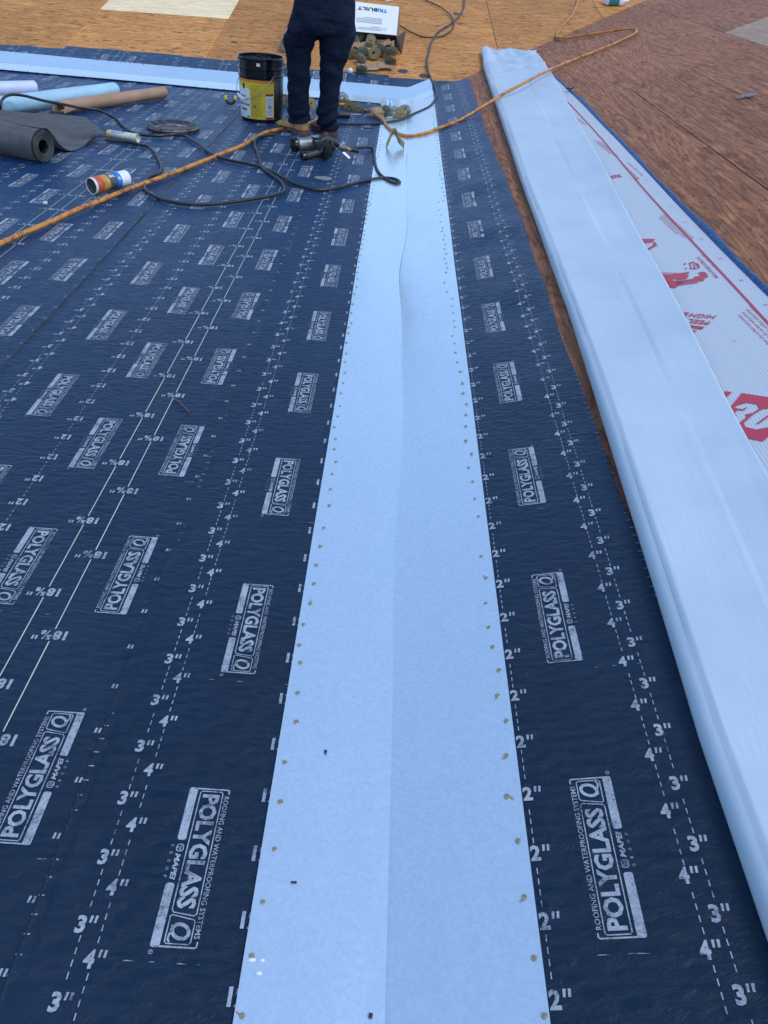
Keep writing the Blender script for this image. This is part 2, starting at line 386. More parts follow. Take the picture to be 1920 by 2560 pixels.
TARP = simple('tarry_tan_disc', (0.20, 0.14, 0.105), 0.5, 0, 0.35, 18); CYAN = simple('cyan_label', (0.03, 0.36, 0.60), 0.4, 0, 0.3, 60)
TWIG = simple('dry_twig', (0.12, 0.075, 0.04), 0.8); ORGR = simple('rusty_orange_scrap', (0.45, 0.12, 0.05), 0.7)

# ------------------------------------------------------------------ text as flat meshes (cap height 1, starts at x = 0)
_tc = {}
def text(body, bold=0.0, shear=0.0, spacing=1.0):
    k = (body, bold, shear, spacing)
    if k in _tc: return _tc[k]
    cu = bpy.data.curves.new('t', 'FONT'); cu.body = body; cu.size = 1.0; cu.offset = bold; cu.shear = shear
    cu.space_character = spacing; cu.resolution_u = 2; cu.fill_mode = 'FRONT'; cu.dimensions = '2D'
    o = bpy.data.objects.new('t', cu); COL.objects.link(o)
    dg = bpy.context.evaluated_depsgraph_get(); dg.update(); e = o.evaluated_get(dg); me = e.to_mesh()
    v = np.empty(len(me.vertices)*3); me.vertices.foreach_get('co', v); v = v.reshape(-1, 3)[:, :2]
    f = [tuple(p.vertices) for p in me.polygons]; e.to_mesh_clear(); bpy.data.objects.remove(o); bpy.data.curves.remove(cu)
    v = v - v.min(0); _tc[k] = (v, f); return _tc[k]
class FL:
    """flat shapes: 2-D points and faces"""
    def __init__(s): s.v = []; s.f = []; s.n = 0
    def add(s, v, f):
        v = np.asarray(v, float).reshape(-1, 2); s.v.append(v); n = s.n
        s.f += [tuple(i+n for i in q) for q in f]; s.n += len(v); return s
    def rect(s, x0, y0, x1, y1, seg=0.4):
        nx = max(1, int(abs(x1-x0)/seg)); ny = max(1, int(abs(y1-y0)/seg))
        xs = np.linspace(x0, x1, nx+1); ys = np.linspace(y0, y1, ny+1)
        v = [(x, y) for y in ys for x in xs]; c = nx+1
        return s.add(v, [(j*c+i, j*c+i+1, (j+1)*c+i+1, (j+1)*c+i) for j in range(ny) for i in range(nx)])
    def poly(s, p): return s.add(p, [tuple(range(len(p)))])
    def stroke(s, p, w, closed=False, seg=0.5):
        q = [np.array(a, float) for a in p]
        if closed: q.append(q[0])
        o = [q[0]]
        for a, b in zip(q[:-1], q[1:]):
            n = max(1, int(np.linalg.norm(b-a)/seg))
            o += [a+(b-a)*i/n for i in range(1, n+1)]
        o = np.array(o)
        if closed: o = o[:-1]; tg = np.roll(o, -1, 0)-np.roll(o, 1, 0)
        else: tg = np.gradient(o, axis=0)
        tg /= np.linalg.norm(tg, axis=1)[:, None]+1e-9; nn = np.stack([-tg[:, 1], tg[:, 0]], 1)*w/2
        k = len(o); v = np.vstack([o+nn, o-nn]); m = k if closed else k-1
        return s.add(v, [(i, k+i, k+(i+1) % k, (i+1) % k) for i in range(m)])
    def text(s, body, x0, y0, w, h, **kw):
        v, f = text(body, **kw); e = v.max(0); return s.add(v/e*np.array([w, h])+np.array([x0, y0]), f)
    def arr(s): return np.vstack(s.v)
    def put(s, other, a, b, c):
        """other's points mapped by x*a + y*b + c"""
        v = other.arr(); return s.add(v[:, :1]*np.array(a)+v[:, 1:]*np.array(b)+np.array(c), other.f)
def rr(x0, y0, x1, y1, r, sl=0.0, n=4):
    p = []
    for cx, cy, a in ((x1-r, y1-r, 0), (x0+r, y1-r, 90), (x0+r, y0+r, 180), (x1-r, y0+r, 270)):
        for i in range(n+1):
            t = R(a+90*i/n); p.append((cx+r*math.cos(t), cy+r*math.sin(t)))
    return [(x+sl*(y-y0), y) for x, y in p]
def logo(full=True):
    L = FL()
    L.poly(rr(0.0, 0.0, 3.45, 0.50, 0.14)); L.poly(rr(6.0, 0.0, 9.42, 0.50, 0.14))
    L.stroke([(0.06, 0.2), (0.06, 2.36), (0.12, 2.44), (0.34, 2.44)], 0.09); L.stroke([(9.36, 0.2), (9.36, 2.36), (9.30, 2.44), (9.05, 2.44)], 0.09)
    L.stroke([(0.32, 0.70), (7.42, 0.70), (7.58, 0.80), (7.72, 1.95), (7.60, 2.08), (0.32, 2.08), (0.22, 1.98), (0.22, 0.80)], 0.065, True)
    L.stroke([(7.78, 0.70), (9.10, 0.70), (9.2, 0.80), (9.2, 1.98), (9.1, 2.08), (8.02, 2.08), (7.92, 1.98), (7.72, 0.80)], 0.065, True)
    L.text('POLYGLASS', 0.42, 0.86, 6.95, 1.06, bold=0.037, spacing=1.0)
    if full:
        L.stroke([(8.56+.36*math.cos(t)+.09*math.sin(t), 1.42+.46*math.sin(t)) for t in np.linspace(0, 2*math.pi, 24, endpoint=False)], .19, True, 2); L.stroke([(8.25, .90), (8.5, .98), (8.75, .86), (9.0, .84), (9.12, .95)], .11)
        L.text('ROOFING AND WATERPROOFING SYSTEMS', 0.5, 2.20, 8.4, 0.30, bold=0.004)
        L.text('MAPEI', 4.28, 0.12, 1.55, 0.32, bold=0.035, shear=0.2)
        L.stroke(rr(3.72, 0.10, 4.14, 0.48, 0.14), 0.05, True, 0.1)
        for a in range(3):
            t = R(90+120*a); L.stroke([(3.93+0.03*math.cos(t), 0.29+0.03*math.sin(t)), (3.93+0.11*math.cos(t+0.5), 0.29+0.11*math.sin(t+0.5)), (3.93+0.13*math.cos(t+1.3), 0.29+0.13*math.sin(t+1.3))], 0.05)
        for i, ch in enumerate('GROUP'): L.text(ch, 3.75+0.46*i, -0.24, 0.14, 0.17, bold=0.0)
        L.stroke(rr(9.56, 0.02, 9.76, 0.22, 0.095), 0.03, True, 0.1); L.text('R', 9.62, 0.07, 0.07, 0.1)
    else:
        L.stroke([(8.56+.36*math.cos(t)+.09*math.sin(t), 1.42+.46*math.sin(t)) for t in np.linspace(0, 2*math.pi, 12, endpoint=False)], .19, True, 2); L.stroke([(8.4, .92), (8.75, .86), (9.1, .92)], .11)
        L.rect(0.5, 2.24, 8.9, 2.36); L.rect(3.8, 0.14, 5.7, 0.34)
    return L
LOGO_N, LOGO_F = logo(True), logo(False)
def number(n):
    L = FL(); kw = dict(bold=0.042)
    if n == 18:
        L.text('18', 0, 0, 1.0, 0.92, **kw); L.text('5', 1.06, 0.46, 0.36, 0.46, **kw); L.text('/', 1.3, 0.0, 0.42, 0.92, bold=0.0)
        L.text('8', 1.58, 0.0, 0.36, 0.46, **kw); w = 2.05
    else:
        w = {2: 0.52, 3: 0.52, 4: 0.56, 12: 0.95}[n]; L.text(str(n), 0, 0, w, 0.94, **kw); w += 0.12
    L.poly([(w, .56), (w+.13, .56), (w+.17, .94), (w+.02, .94)]); L.poly([(w+.26, .56), (w+.39, .56), (w+.43, .94), (w+.28, .94)])
    return L, w+0.4
NUM = {n: number(n) for n in (3, 4, 12, 18)}

# ------------------------------------------------------------------ roof deck with its plywood panels
def clip(poly, n, d):
    """keep n.p <= d"""
    out = []
    for i in range(len(poly)):
        a, b = poly[i], poly[(i+1) % len(poly)]; fa = n[0]*a[0]+n[1]*a[1]-d; fb = n[0]*b[0]+n[1]*b[1]-d
        if fa <= 0: out.append(a)
        if (fa < 0 < fb) or (fb < 0 < fa):
            t = fa/(fa-fb); out.append((a[0]+t*(b[0]-a[0]), a[1]+t*(b[1]-a[1])))
    return out
def cut(poly, p, q, gap=0.005):
    """split by the line p-q: (left of it, right of it)"""
    n = np.array([q[1]-p[1], -(q[0]-p[0])], float); n /= np.linalg.norm(n); d = n@np.array(p)
    return clip(poly, n, d-gap/2), clip(poly, -n, -d-gap/2)
def plane_fn(k): return lambda x, y: planes(x, y)[k]
def panel(poly, k, mat, parent, top=-0.001, th=0.014):
    if len(poly) < 3: return
    fn = plane_fn(k); n = len(poly); b = MB()
    # a small bevel at the top edge
    c = np.mean(np.array(poly), 0)
    inn = [((x-c[0])*(1-0.004/max(.2, math.hypot(x-c[0], y-c[1])))+c[0], (y-c[1])*(1-0.004/max(.2, math.hypot(x-c[0], y-c[1])))+c[1]) for x, y in poly]
    v = [(x, y, fn(x, y)+top-th) for x, y in poly]+[(x, y, fn(x, y)+top-0.003) for x, y in poly]+[(x, y, fn(x, y)+top) for x, y in inn]
    f = [tuple(range(n-1, -1, -1)), tuple(2*n+i for i in range(n))]
    for l in range(2): f += [(l*n+i, l*n+(i+1) % n, (l+1)*n+(i+1) % n, (l+1)*n+i) for i in range(n)]
    b.add(v, f); return b.build('plywood_panel', mat, parent, False)
def slope(poly, k, label):
    fn = plane_fn(k); n = len(poly); b = MB()
    b.add([(x, y, fn(x, y)-0.20) for x, y in poly]+[(x, y, fn(x, y)-0.017) for x, y in poly],
          [tuple(range(n-1, -1, -1)), tuple(n+i for i in range(n))]+[(i, (i+1) % n, n+(i+1) % n, n+i) for i in range(n)])
    o = b.build('roof_slope', WS, None, False); return tag(o, label, None, None, 'structure')
cy = lambda x: CY-0.043*x                                  # valley line of the far slope (left half)
sA = slope([(-9, -3), (0, -3), (0, CY), (-9, cy(-9))], 0, 'left roof slope under the navy membrane sheets')
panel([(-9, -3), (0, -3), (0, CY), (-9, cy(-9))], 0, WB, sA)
pB = [(0, -3), (9, -3), (9, CY+KBC*9), (0, CY)]
sB = slope(pB, 1, 'right roof slope of weathered plywood with shade painted into its brown')
near, far = cut(pB, (2.57, 6.49), (1.18, 5.77))
if near and np.mean([p[1] for p in near]) > np.mean([p[1] for p in far]): near, far = far, near
def lr(poly, x):                                           # split at x: (left, right)
    return clip(poly, (1, 0), x-0.0025), clip(poly, (-1, 0), -x-0.0025)
def nf(poly, p, q):                                        # split by a crossing line: (near, far)
    a, b = cut(poly, p, q)
    if not a or not b: return (a or b), []
    return (a, b) if np.mean([c[1] for c in a]) < np.mean([c[1] for c in b]) else (b, a)
pieces = []
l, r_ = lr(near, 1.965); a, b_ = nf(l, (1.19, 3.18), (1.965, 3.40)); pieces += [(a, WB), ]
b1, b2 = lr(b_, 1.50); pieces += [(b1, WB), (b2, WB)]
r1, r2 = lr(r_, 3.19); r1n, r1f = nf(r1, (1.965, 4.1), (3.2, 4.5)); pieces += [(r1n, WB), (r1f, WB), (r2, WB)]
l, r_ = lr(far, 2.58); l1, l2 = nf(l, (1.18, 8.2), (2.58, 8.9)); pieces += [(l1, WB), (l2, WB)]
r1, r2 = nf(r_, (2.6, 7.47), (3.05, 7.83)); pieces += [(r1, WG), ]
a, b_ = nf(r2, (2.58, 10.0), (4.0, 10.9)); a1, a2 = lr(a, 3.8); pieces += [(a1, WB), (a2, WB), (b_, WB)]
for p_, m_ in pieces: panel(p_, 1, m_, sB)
YC = 16.0
pC = [(-9, cy(-9)), (0, CY), ((YC-CY)/KBC, YC), (-9, YC)]
sC = slope(pC, 2, 'far roof slope of warm orange plywood')
panels_c = []
xs = [-9, -7.87, -6.65, -5.43, -4.21, -2.99, -1.75, -0.45, 0.84, 2.06, 3.28, 4.5, 9]
for i in range(len(xs)-1):
    col = clip(clip(pC, (1, 0), xs[i+1]-0.002), (-1, 0), -xs[i]-0.002)
    if len(col) < 3: continue
    ys = 8.79 if abs(xs[i]+2.99) < .01 else (9.9 if i % 2 else 8.68 if xs[i] < -3 else 10.4)
    seams = [ys, ys+2.44, ys+4.88]
    rest = col
    for s_ in seams:
        lo, hi = clip(rest, (0, 1), s_-0.002), clip(rest, (0, -1), -s_-0.002)
        if len(lo) > 2: panels_c.append((lo, (WC)))
        rest = hi
        if len(rest) < 3: break
    if len(rest) > 2: panels_c.append((rest, WC))
for p_, m_ in panels_c:
    c = np.mean(np.array(p_), 0); fresh = -2.99 < c[0] < -1.75 and 8.8 < c[1] < 11.2
    panel(p_, 2, WP if fresh else m_, sC)
gb = MB(); gb.add([(-400, -400, -6), (400, -400, -6), (400, 400, -6), (-400, 400, -6)], [(0, 1, 2, 3)])
tag(gb.build('ground', simple('distant_ground', (0.09, 0.10, 0.06), 0.9, 0, 0.3, 0.3), None, False), None, None, None, 'structure')

# ------------------------------------------------------------------ membrane sheets with their print
COSA, COSB = math.cos(math.atan(TA)), math.cos(math.atan(TB))
def u2x(u): u = np.asarray(u, float)*IN; return np.where(u < 0, u*COSA, u*COSB)
def sheet(name, label, left, width, y0, y1, off, flip, logos, lab, ticks_both=False, ragged=0.0, lift_left=0.0):
    """left/width in inches of roof surface from the valley crease"""
    us = np.concatenate([left+np.array([0, .06, .10, .14, .18, .24, .34, .5]), np.linspace(left+.8, left+width, 54)]); nu = len(us); xs_ = u2x(us); ys_ = np.arange(y0, y1+0.001, 0.022)
    P = np.zeros((len(ys_), len(xs_), 3)); P[..., 0] = xs_[None]; P[..., 1] = ys_[:, None]
    t = (ys_-ys_[-1]+0.3).clip(0, .3)/.3                    # the far end is cut unevenly
    P[..., 1] += t[:, None]*ragged*(0.6*np.sin(xs_*5+left)+0.4*np.sin(xs_*17+1))[None]
    X, Y = P[..., 0], P[..., 1]
    def zf(x, y): return surf(x, y, 0.0008)+wr(x, y)*np.clip((np.abs(x)-0.19)/.06, 0, 1)+off
    P[..., 2] = zf(X, Y)
    ed = 0.0025*np.exp(-((us-left)/.7)**2)*lift_left
    P[..., 2] += ed[None]*(0.6+0.4*np.sin(ys_*7)+0.3*np.sin(ys_*23))[:, None]
    P[:, :8, 2] += (0.0016*np.exp(-((us[:8]-left-.14)/.05)**2))[None]*lift_left*(0.6+0.4*np.sin(ys_*2.3+1))[:, None]
    P[:, 0, 0] += 0.0025*np.sin(ys_*3.1)+0.0012*np.sin(ys_*19)
    P[:, -1, 0] += 0.006*np.sin(ys_*1.9+1)+0.003*np.sin(ys_*7.7)
    b = MB(); b.grid(P)
    for e in (P[:, 0], P[:, -1], P[0], P[-1]):              # turned-down edges give the sheet its thickness
        q = e.copy(); q[:, 2] -= 0.0022; b.grid(np.stack([e, q]))
    o = b.build(name, MEM, None, True, 50); tag(o, label, 'roof membrane')
    if lift_left > 1:                                       # the black bitumen core shows along the lapped edge
        eb = MB(); e = P[:, 0].copy(); k = np.arange(len(e)); e[:, 0] -= 0.002; e[:, 2] = zf(e[:, 0], e[:, 1])-off+0.0072; eb.tube(e, 0.0042+0.0012*np.sin(k*.37)*np.sin(k*.11), 6); eb.build('bitumen_edge', TAR, o)
    elif lift_left > 0:                                     # the buried lap shows as two wandering ridges
        for d_, ph_ in ((0.55, 0.0), (0.85, 2.0)):
            y_ = ys_[::2]; x_ = u2x(left+d_+0.16*np.sin(y_*1.7+ph_)+0.05*np.sin(y_*6+ph_)); eb = MB(); eb.tube(np.stack([x_, y_, zf(x_, y_)-0.0002], 1), 0.0010, 6); eb.build('lap_ridge', MEM, o)
    marks = FL(); guides = FL()                             # in inches: (w from left edge, Y)
    fs = -1 if flip else 1
    def dashes(w, gaps, half, per=0.60, ln=0.34):
        y = y0/IN
        while y < y1/IN:
            if not gaps or min(abs(y+ln/2-g) for g in gaps) > half: marks.rect(w-.03, y, w+.03, y+ln, 1)
            y += per
    def label_at(n, w, y):
        L, wd = NUM[n]; marks.put(L, (fs, 0), (0, fs), (w-fs*wd/2*0.86, y-fs*0.46))
    yy0, yy1 = y0/IN, y1/IN
    for (w, n, ph, per, solid) in lab:
        c = [ph+per*k for k in range(-80, 140) if yy0+1 < ph+per*k < yy1-1.5]
        for y in c: label_at(n, w, y)
        if solid:
            e = [yy0]+c+[yy1]
            for a, d in zip(e[:-1], e[1:]): guides.rect(w-.04, a+.62, w+.04, d-.62, 2)
        else: dashes(w, c, 0.72)
    k = yy0+0.4
    while k < yy1:
        marks.rect(0.03, k, 0.36, k+.07)
        if ticks_both: marks.rect(width-.42, k+.3, width-.05, k+.36)
        k += 1.02
    def conform(fl, nm, dz):
        v = fl.arr(); x = u2x(left+v[:, 0]); y = v[:, 1]*IN
        b = MB(); b.add(np.stack([x, y, zf(x, y)+dz], 1), fl.f); return b.build(nm, GLI if nm == 'guide_lines' else PRI, o, False)
    for (w, ph, up_) in logos:
        for k in range(-2, 20):
            yb = ph+18.72*k
            if yb < yy0+.5 or yb+10 > yy1-0.5: continue
            src = LOGO_N if yb*IN < 2.9 else LOGO_F; L = FL()
            if up_: L.put(src, (0, 1), (-1, 0), (w+2.5, yb))
            else: L.put(src, (0, -1), (1, 0), (w, yb+9.42))
            conform(L, 'printed_logo', 0.0007)
            for q in range(4):                              # scuffs under every logo
                xx = w+rng.uniform(-2, 6); marks.poly([(xx, yb-.75), (xx+rng.uniform(.2, .8), yb-.73+rng.uniform(-.03, .03)), (xx+.2, yb-.70)])
    conform(marks, 'printed_scale', 0.0006)
    if guides.n: conform(guides, 'guide_lines', 0.0006)
    return o
w40 = 39.375
LABS = [(3, 3, 0, 3.76, False), (4, 4, 1.9, 3.76, False), (12, 12, 0, 3.70, False), (18.625, 18, 0, 9.22, True), (20.75, 18, -4.5, 9.22, True),
        (27.375, 12, 1.5, 3.70, False), (35.375, 4, 0, 3.76, False), (36.375, 3, 1.9, 3.76, False)]
def labs(d): return [(w, n, d.get(w, ph), per, s) for (w, n, ph, per, s) in LABS]
sheet('membrane_sheet', 'navy printed membrane sheet at far left, under the grey and blue rolls', -46.18-35.4-35.4-35.4, w40, 2.5, 7.60, 0.002, True,
      [(6.7, 12, False), (14.2, 3, False), (22.8, 3, True), (30.4, 12, True)], labs({}), ragged=0.012)
sheet('membrane_sheet', 'navy printed membrane sheet under the grey unrolled piece', -46.18-35.4-35.4, w40, 1.6, 7.66, 0.0035, True,
      [(6.7, 15, False), (14.2, 6, False), (22.8, 6, True), (30.4, 15, True)], labs({}), ragged=0.012)
sheet('membrane_sheet', 'navy printed membrane sheet under the spray can, left of the dark seam', -46.18-35.4, w40, 0.9, 7.62, 0.005, True,
      [(6.7, 0, False), (14.2, -9, False), (23.0, -9, True), (30.55, 106.5-5*18.72, True)], labs({27.375: 110.29-3.7*3, 20.75: 0}), ragged=0.012)
sheet('membrane_sheet', 'navy printed membrane sheet under the bucket and boots', -46.18, w40, 0.15, 7.52, 0.007, True,
      [(6.65, 69.66-3*18.72, False), (14.25, 60.75-3*18.72, False), (22.95, 60.55-3*18.72, True), (30.4, 69-3*18.72, True)],
      labs({3: 74.49, 4: 72.6, 12: 58.58, 18.625: 62.13, 20.75: 57.67, 27.375: 24.1}), ragged=0.012, lift_left=1.6)
sheet('membrane_sheet', 'navy printed membrane sheet in the valley, on both sides of the long metal strip', -19.15, w40, -0.35, 7.46, 0.010, False,
      [(6.70, 18.0, False), (30.2, 18.58, True)],
      [(3, 3, 22.66, 3.74, False), (4, 4, 24.71, 3.74, False), (11.85, 12, 27.2, 3.77, False), (27.6, 12, 27.2, 3.77, False),
       (35.5, 4, 25.47, 3.80, False), (36.5, 3, 27.21, 3.80, False)], ticks_both=True, ragged=0.01, lift_left=0.6)

# ------------------------------------------------------------------ the two metal valley strips and their nails
def crease(y):
    m = np.exp(-((y-2.9)/1.9)**2)
    return m*(0.010*np.sin(y*3.6+0.4)+0.004*np.sin(y*7.3+1.2)+0.004*np.sin(y*1.7))
HW = 0.196; MC = 0.0075                       # half width, and how far the strip sits off centre
def metal_ab():
    xi = np.concatenate([np.linspace(-HW+MC, -0.012, 22), [-0.006, -0.0035, -0.0018, 0, 0.0018, 0.0035, 0.006], np.linspace(0.012, HW+MC, 22)])
    ys_ = np.arange(-0.45, 7.22, 0.025); P = np.zeros((len(ys_), len(xi), 3))
    for i, y in enumerate(ys_):
        cr = crease(y); x = xi+cr*np.exp(-(xi/0.12)**2)
        lim = np.where(xi > 0, (y-CY)/KBC, -1e9)            # trims itself along the far valley
        z = np.where(xi < 0, -TA*xi, TB*xi)
        P[i, :, 0] = x; P[i, :, 1] = y; z = z+0.0011*np.clip(xi/.0018, 0, 1)*np.exp(-np.maximum(xi, 0)/.05)
        P[i, :, 2] = np.maximum(z, surf(x, y)-0.002)+0.0140+0.0006*np.sin(y*5+xi*9)
    b = MB(); b.grid(P)
    for e in (P[:, 0], P[:, -1], P[0], P[-1]):
        q = e.copy(); q[:, 2] -= 0.0018; b.grid(np.stack([e, q]))
    return tag(b.build('valley_flashing', GAL, None, True, 50), 'long pale galvanised metal strip running up the middle valley', 'metal flashing')
VAL = metal_ab()
def metal_ac():
    tt = np.concatenate([np.linspace(-0.272, -0.01, 14), [-0.004, 0, 0.004], np.linspace(0.01, 0.272, 14)])
    xs_ = np.arange(-7.0, 0.2, 0.03); P = np.zeros((len(xs_), len(tt), 3))
    for i, x in enumerate(xs_):
        y0 = cy(x) if x < 0 else CY+KBC*x
        for j, s in enumerate(tt):
            y = y0+s; xx = x
            P[i, j] = (xx, y, float(surf(xx, y))+0.0170+0.0010*math.sin(x*4+s*8))
    b = MB(); b.grid(P)
    for e in (P[:, 0], P[:, -1], P[0], P[-1]):
        q = e.copy(); q[:, 2] -= 0.0018; b.grid(np.stack([e, q]))
    return tag(b.build('valley_flashing', GAL, None, True, 3.5), 'pale galvanised metal strip crossing the back, behind the bucket and boots', 'metal flashing')
VAC = metal_ac()
k7 = 700/1659
left_n = [(600+x*k7, 1860+y*k7) for x, y in ((265,110),(240,345),(205,625),(135,938),(70,1258),(15,1612))]
left_n += [(600+x*k7, 1260+y*k7) for x, y in ((530,10),(497,142),(477,252),(452,362),(440,473),(418,590),(377,715),(352,837),(358,942),(342,1121),(334,1293))]
left_n += [(700+x*k7, 500+y*k7) for x, y in ((505,12),(503,35),(492,60),(500,85),(487,112),(492,138),(480,180),(499,208),(485,232),(475,262),(470,290),(462,325),(452,365),(458,400),(450,430),(459,470),(455,515),(440,557),(423,617),(418,668),(425,729),(408,755),(408,790),(385,845),(393,910),(386,961),(385,1027),(375,1085),(360,1147),(357,1223),(343,1284),(322,1349),(330,1418),(322,1479),(333,1553),(310,1625),(299,1716))]
right_n = [(600+x*k7, 1860+y*k7) for x, y in ((1578,70),(1582,312),(1648,575))]
right_n += [(1220+x*k7, 1860+y*k7) for x, y in ((215,908),(273,1268),(334,1612))]
right_n += [(600+x*k7, 1260+y*k7) for x, y in ((1428,313),(1458,441),(1456,590),(1473,732),(1497,848),(1535,987),(1525,1136),(1578,1286))]
right_n += [(700+x*k7, 500+y*k7) for x, y in ((940,12),(945,60),(955,90),(950,130),(965,165),(960,185),(975,208),(970,236),(980,262),(975,290),(985,318),(975,348),(985,376),(992,405),(985,430),(975,490),(990,547),(1023,585),(1020,628),(1025,670),(1032,718),(1038,755),(1022,807),(1035,852),(1040,905),(1050,962),(1067,1018),(1082,1088),(1087,1145),(1105,1210),(1102,1273),(1102,1342),(1102,1427),(1135,1505),(1117,1587),(1142,1671),(1155,1773),(1177,1877))]
nm = MB(); nm.lathe([(0.0043, -0.001), (0.0043, 0.0006), (0.0038, 0.0011), (0.0015, 0.0013)], 14)
NAILM = nm.mesh('nail', NAIL)
scr = MB(); scr.add([(0.003, 0.001, 0.0009), (0.010, 0.0028, 0.0009), (0.0105, 0.004, 0.0009), (0.003, 0.003, 0.0009)], [(0, 1, 2, 3)])
SCRM = scr.mesh('plastic_burr', ORGR, False)
def nail(parent, x, y, z, burr=False):
    m = frame((x, y, z), normal_at(x, y), rng.uniform(0, 6.3))
    sz = rng.uniform(.88, 1.1)
    o = bpy.data.objects.new('nail', NAILM); COL.objects.link(o); o.parent = parent; o.matrix_local = m @ Matrix.Scale(sz, 4)
    if burr:
        q = bpy.data.objects.new('plastic_burr', SCRM); COL.objects.link(q); q.parent = o; q.matrix_local = Matrix.Rotation(rng.uniform(0, 6.3), 4, 'Z')
ymax = 0
for px, py in left_n+right_n:
    P = on(px, py, 0.014); x = float(np.clip(P[0], -HW+MC+0.006, HW+MC-0.006)); ymax = max(ymax, P[1])
    nail(VAL, x, P[1], float(surf(x, P[1]))+0.0148, rng.random() < 0.3)
for sd_ in (-1, 1):
    y = 3.95
    while y < 6.75:
        x = MC+sd_*(HW-rng.uniform(.008, .022)); nail(VAL, x, y, float(surf(x, y))+0.0148); y += rng.uniform(.055, .095)
for s in (-0.255, 0.255):
    x = -4.4
    while x < (0.15 if s > 0 else -0.3):
        y = (cy(x) if x < 0 else CY+KBC*x)+s+rng.uniform(-.008, .008)
        nail(VAC, x, y, float(surf(x, y))+0.0180); x += rng.uniform(.07, .16)
# the torn burrs at one nail low on the long strip
bq = on(600+112*k7, 1860+1300*k7, 0.014); tb_ = MB()
for dx, dy, r0 in ((-0.010, 0.004, 0.0042), (0.004, 0.004, 0.0026), (0.002, -0.012, 0.0034)):
    tb_.sphere((bq[0]+dx, bq[1]+dy, bq[2]+0.0005), r0, 10, 6, (1.3, .7, 0.6)) if False else None
    bb = MB(); bb.sphere((0, 0, 0), r0, 10, 6, (1.3, .75, .6)); tb_.add(bb.verts()+np.array([bq[0]+dx, bq[1]+dy, bq[2]+0.0008]), bb.f)
tb_.build('dented_burr', WHT, VAL)

# ------------------------------------------------------------------ folded underlayment on the right slope
def xl(y): return np.interp(y, [-.5, .44, .76, 1.09, 1.72, 2.43, 3.93, 7.5, 9.5], [.465, .475, .478, .492, .515, .54, .565, .645, .70])
def xr(y): return np.interp(y, [-.5, 0.6, 1.42, 1.8, 2.68, 4.26, 7.11, 9.0], [.72, .765, .82, .84, .895, .985, 1.14, 1.20])
def nse(x, y, s): return noise.noise(Vector((x*s, y*s, 3.7)))
UR = thing('folded_underlayment', 'long pale sheet of underlayment folded over itself on the brown plywood', 'roof underlayment', (0.8, 3.0, TB*0.8))
MI = UR.matrix_world.inverted()
def child(b, name, mat, smooth=True, ang=60, par=None):
    o = b.build(name, mat, par or UR, smooth, ang)
    if par is None: o.matrix_parent_inverse = MI
    return o
ys_ = np.arange(-0.5, 8.30, 0.03); us = np.linspace(0, 1, 44); P = np.zeros((len(ys_), 54, 3))
for i, y in enumerate(ys_):
    a, b_ = float(xl(y)), float(xr(y)); hgt = 0.042+0.004*math.sin(y*1.3)+0.001*math.sin(y*3.9+1)
    far_ = max(0.0, (y-6.8)/1.5)
    hgt += 0.02*far_
    prof = []
    for q in range(10):                                    # the rounded fold
        t = R(-90-180*q/9); prof.append((a+hgt*0.5+hgt*0.5*math.cos(t)*0.8, 0.004+hgt*0.5+hgt*0.5*math.sin(t)))
    for u in us:
        x = a+hgt*0.5+(b_-a-hgt*0.5)*u; h = hgt*(1-u)**1.5*(1+0.2*u*math.sin(6*u+y*1.3))+0.013+0.006*u*math.sin(y*3+1)*(u > .6)
        h = max(h, 0.0105)
        if u == 0: h = hgt+0.004
        w_ = 0.0018*nse(x, y*0.5, 4.0)*min(1, u*2.5)
        if far_ > 0: w_ += far_*(0.045*nse(x+5, y, 5.5)+0.03*nse(x, y+9, 11))*min(1, u*4)
        prof.append((x, max(0.009, h+w_)))
    if far_ > 0.55:
        e = (far_-0.55)
        prof = [(x_+0.05*e*nse(x_, y, 6), z_) for x_, z_ in prof]
    for j, (x_, z_) in enumerate(prof):
        yy = y+(0.10*nse(x_*2, 1.0, 3.0) if i > len(ys_)-4 else 0)
        P[i, j] = (x_+0.0004*math.sin(y*5+j), yy, float(surf(x_, y))+z_)
wb = MB(); wb.grid(P); wf = child(wb, 'folded_back_face', FILM, True, 80)
so_ = wf.modifiers.new('thickness', 'SOLIDIFY'); so_.thickness = 0.0016; so_.offset = -1
wf['label'] = 'plain pale blue-white back of the sheet, folded over on top'
ys2 = np.arange(-0.5, 7.0, 0.05)
def xo(y): return 1.142+0.006*np.sin(y*1.3)-0.02*np.clip((y-5.6)/1.2, 0, 1)
P = np.zeros((len(ys2), 14, 3))
for i, y in enumerate(ys2):
    for j in range(14):
        x = xl(y)+0.03+(xo(y)-xl(y)-0.03)*j/13
        P[i, j] = (x, y, float(surf(x, y))+0.006+0.002*math.sin(y*2.3+x*4))
pb = MB(); pb.grid(P); pf = child(pb, 'printed_face', RIB); pf['label'] = 'ribbed white face with red print'
def zp(x, y): return surf(x, y)+0.006+0.002*np.sin(np.asarray(y)*2.3+np.asarray(x)*4)
P = np.zeros((len(np.arange(-0.5, 6.85, 0.03)), 5, 3))
for i, y in enumerate(np.arange(-0.5, 6.85, 0.03)):
    for j in range(5):
        x = xo(y)-0.002+(0.028+0.005*math.sin(y*4.7)+0.003*math.sin(y*11))*j/4
        P[i, j] = (x, y+0.004*random.random(), float(surf(x, y))+0.005+(0.004+0.004*random.random())*math.sin(math.pi*j/4)+0.001)
bb = MB(); bb.grid(P); child(bb, 'blue_film_border', BLU, True, 80)
red = FL()                                                 # metres: (x, y)
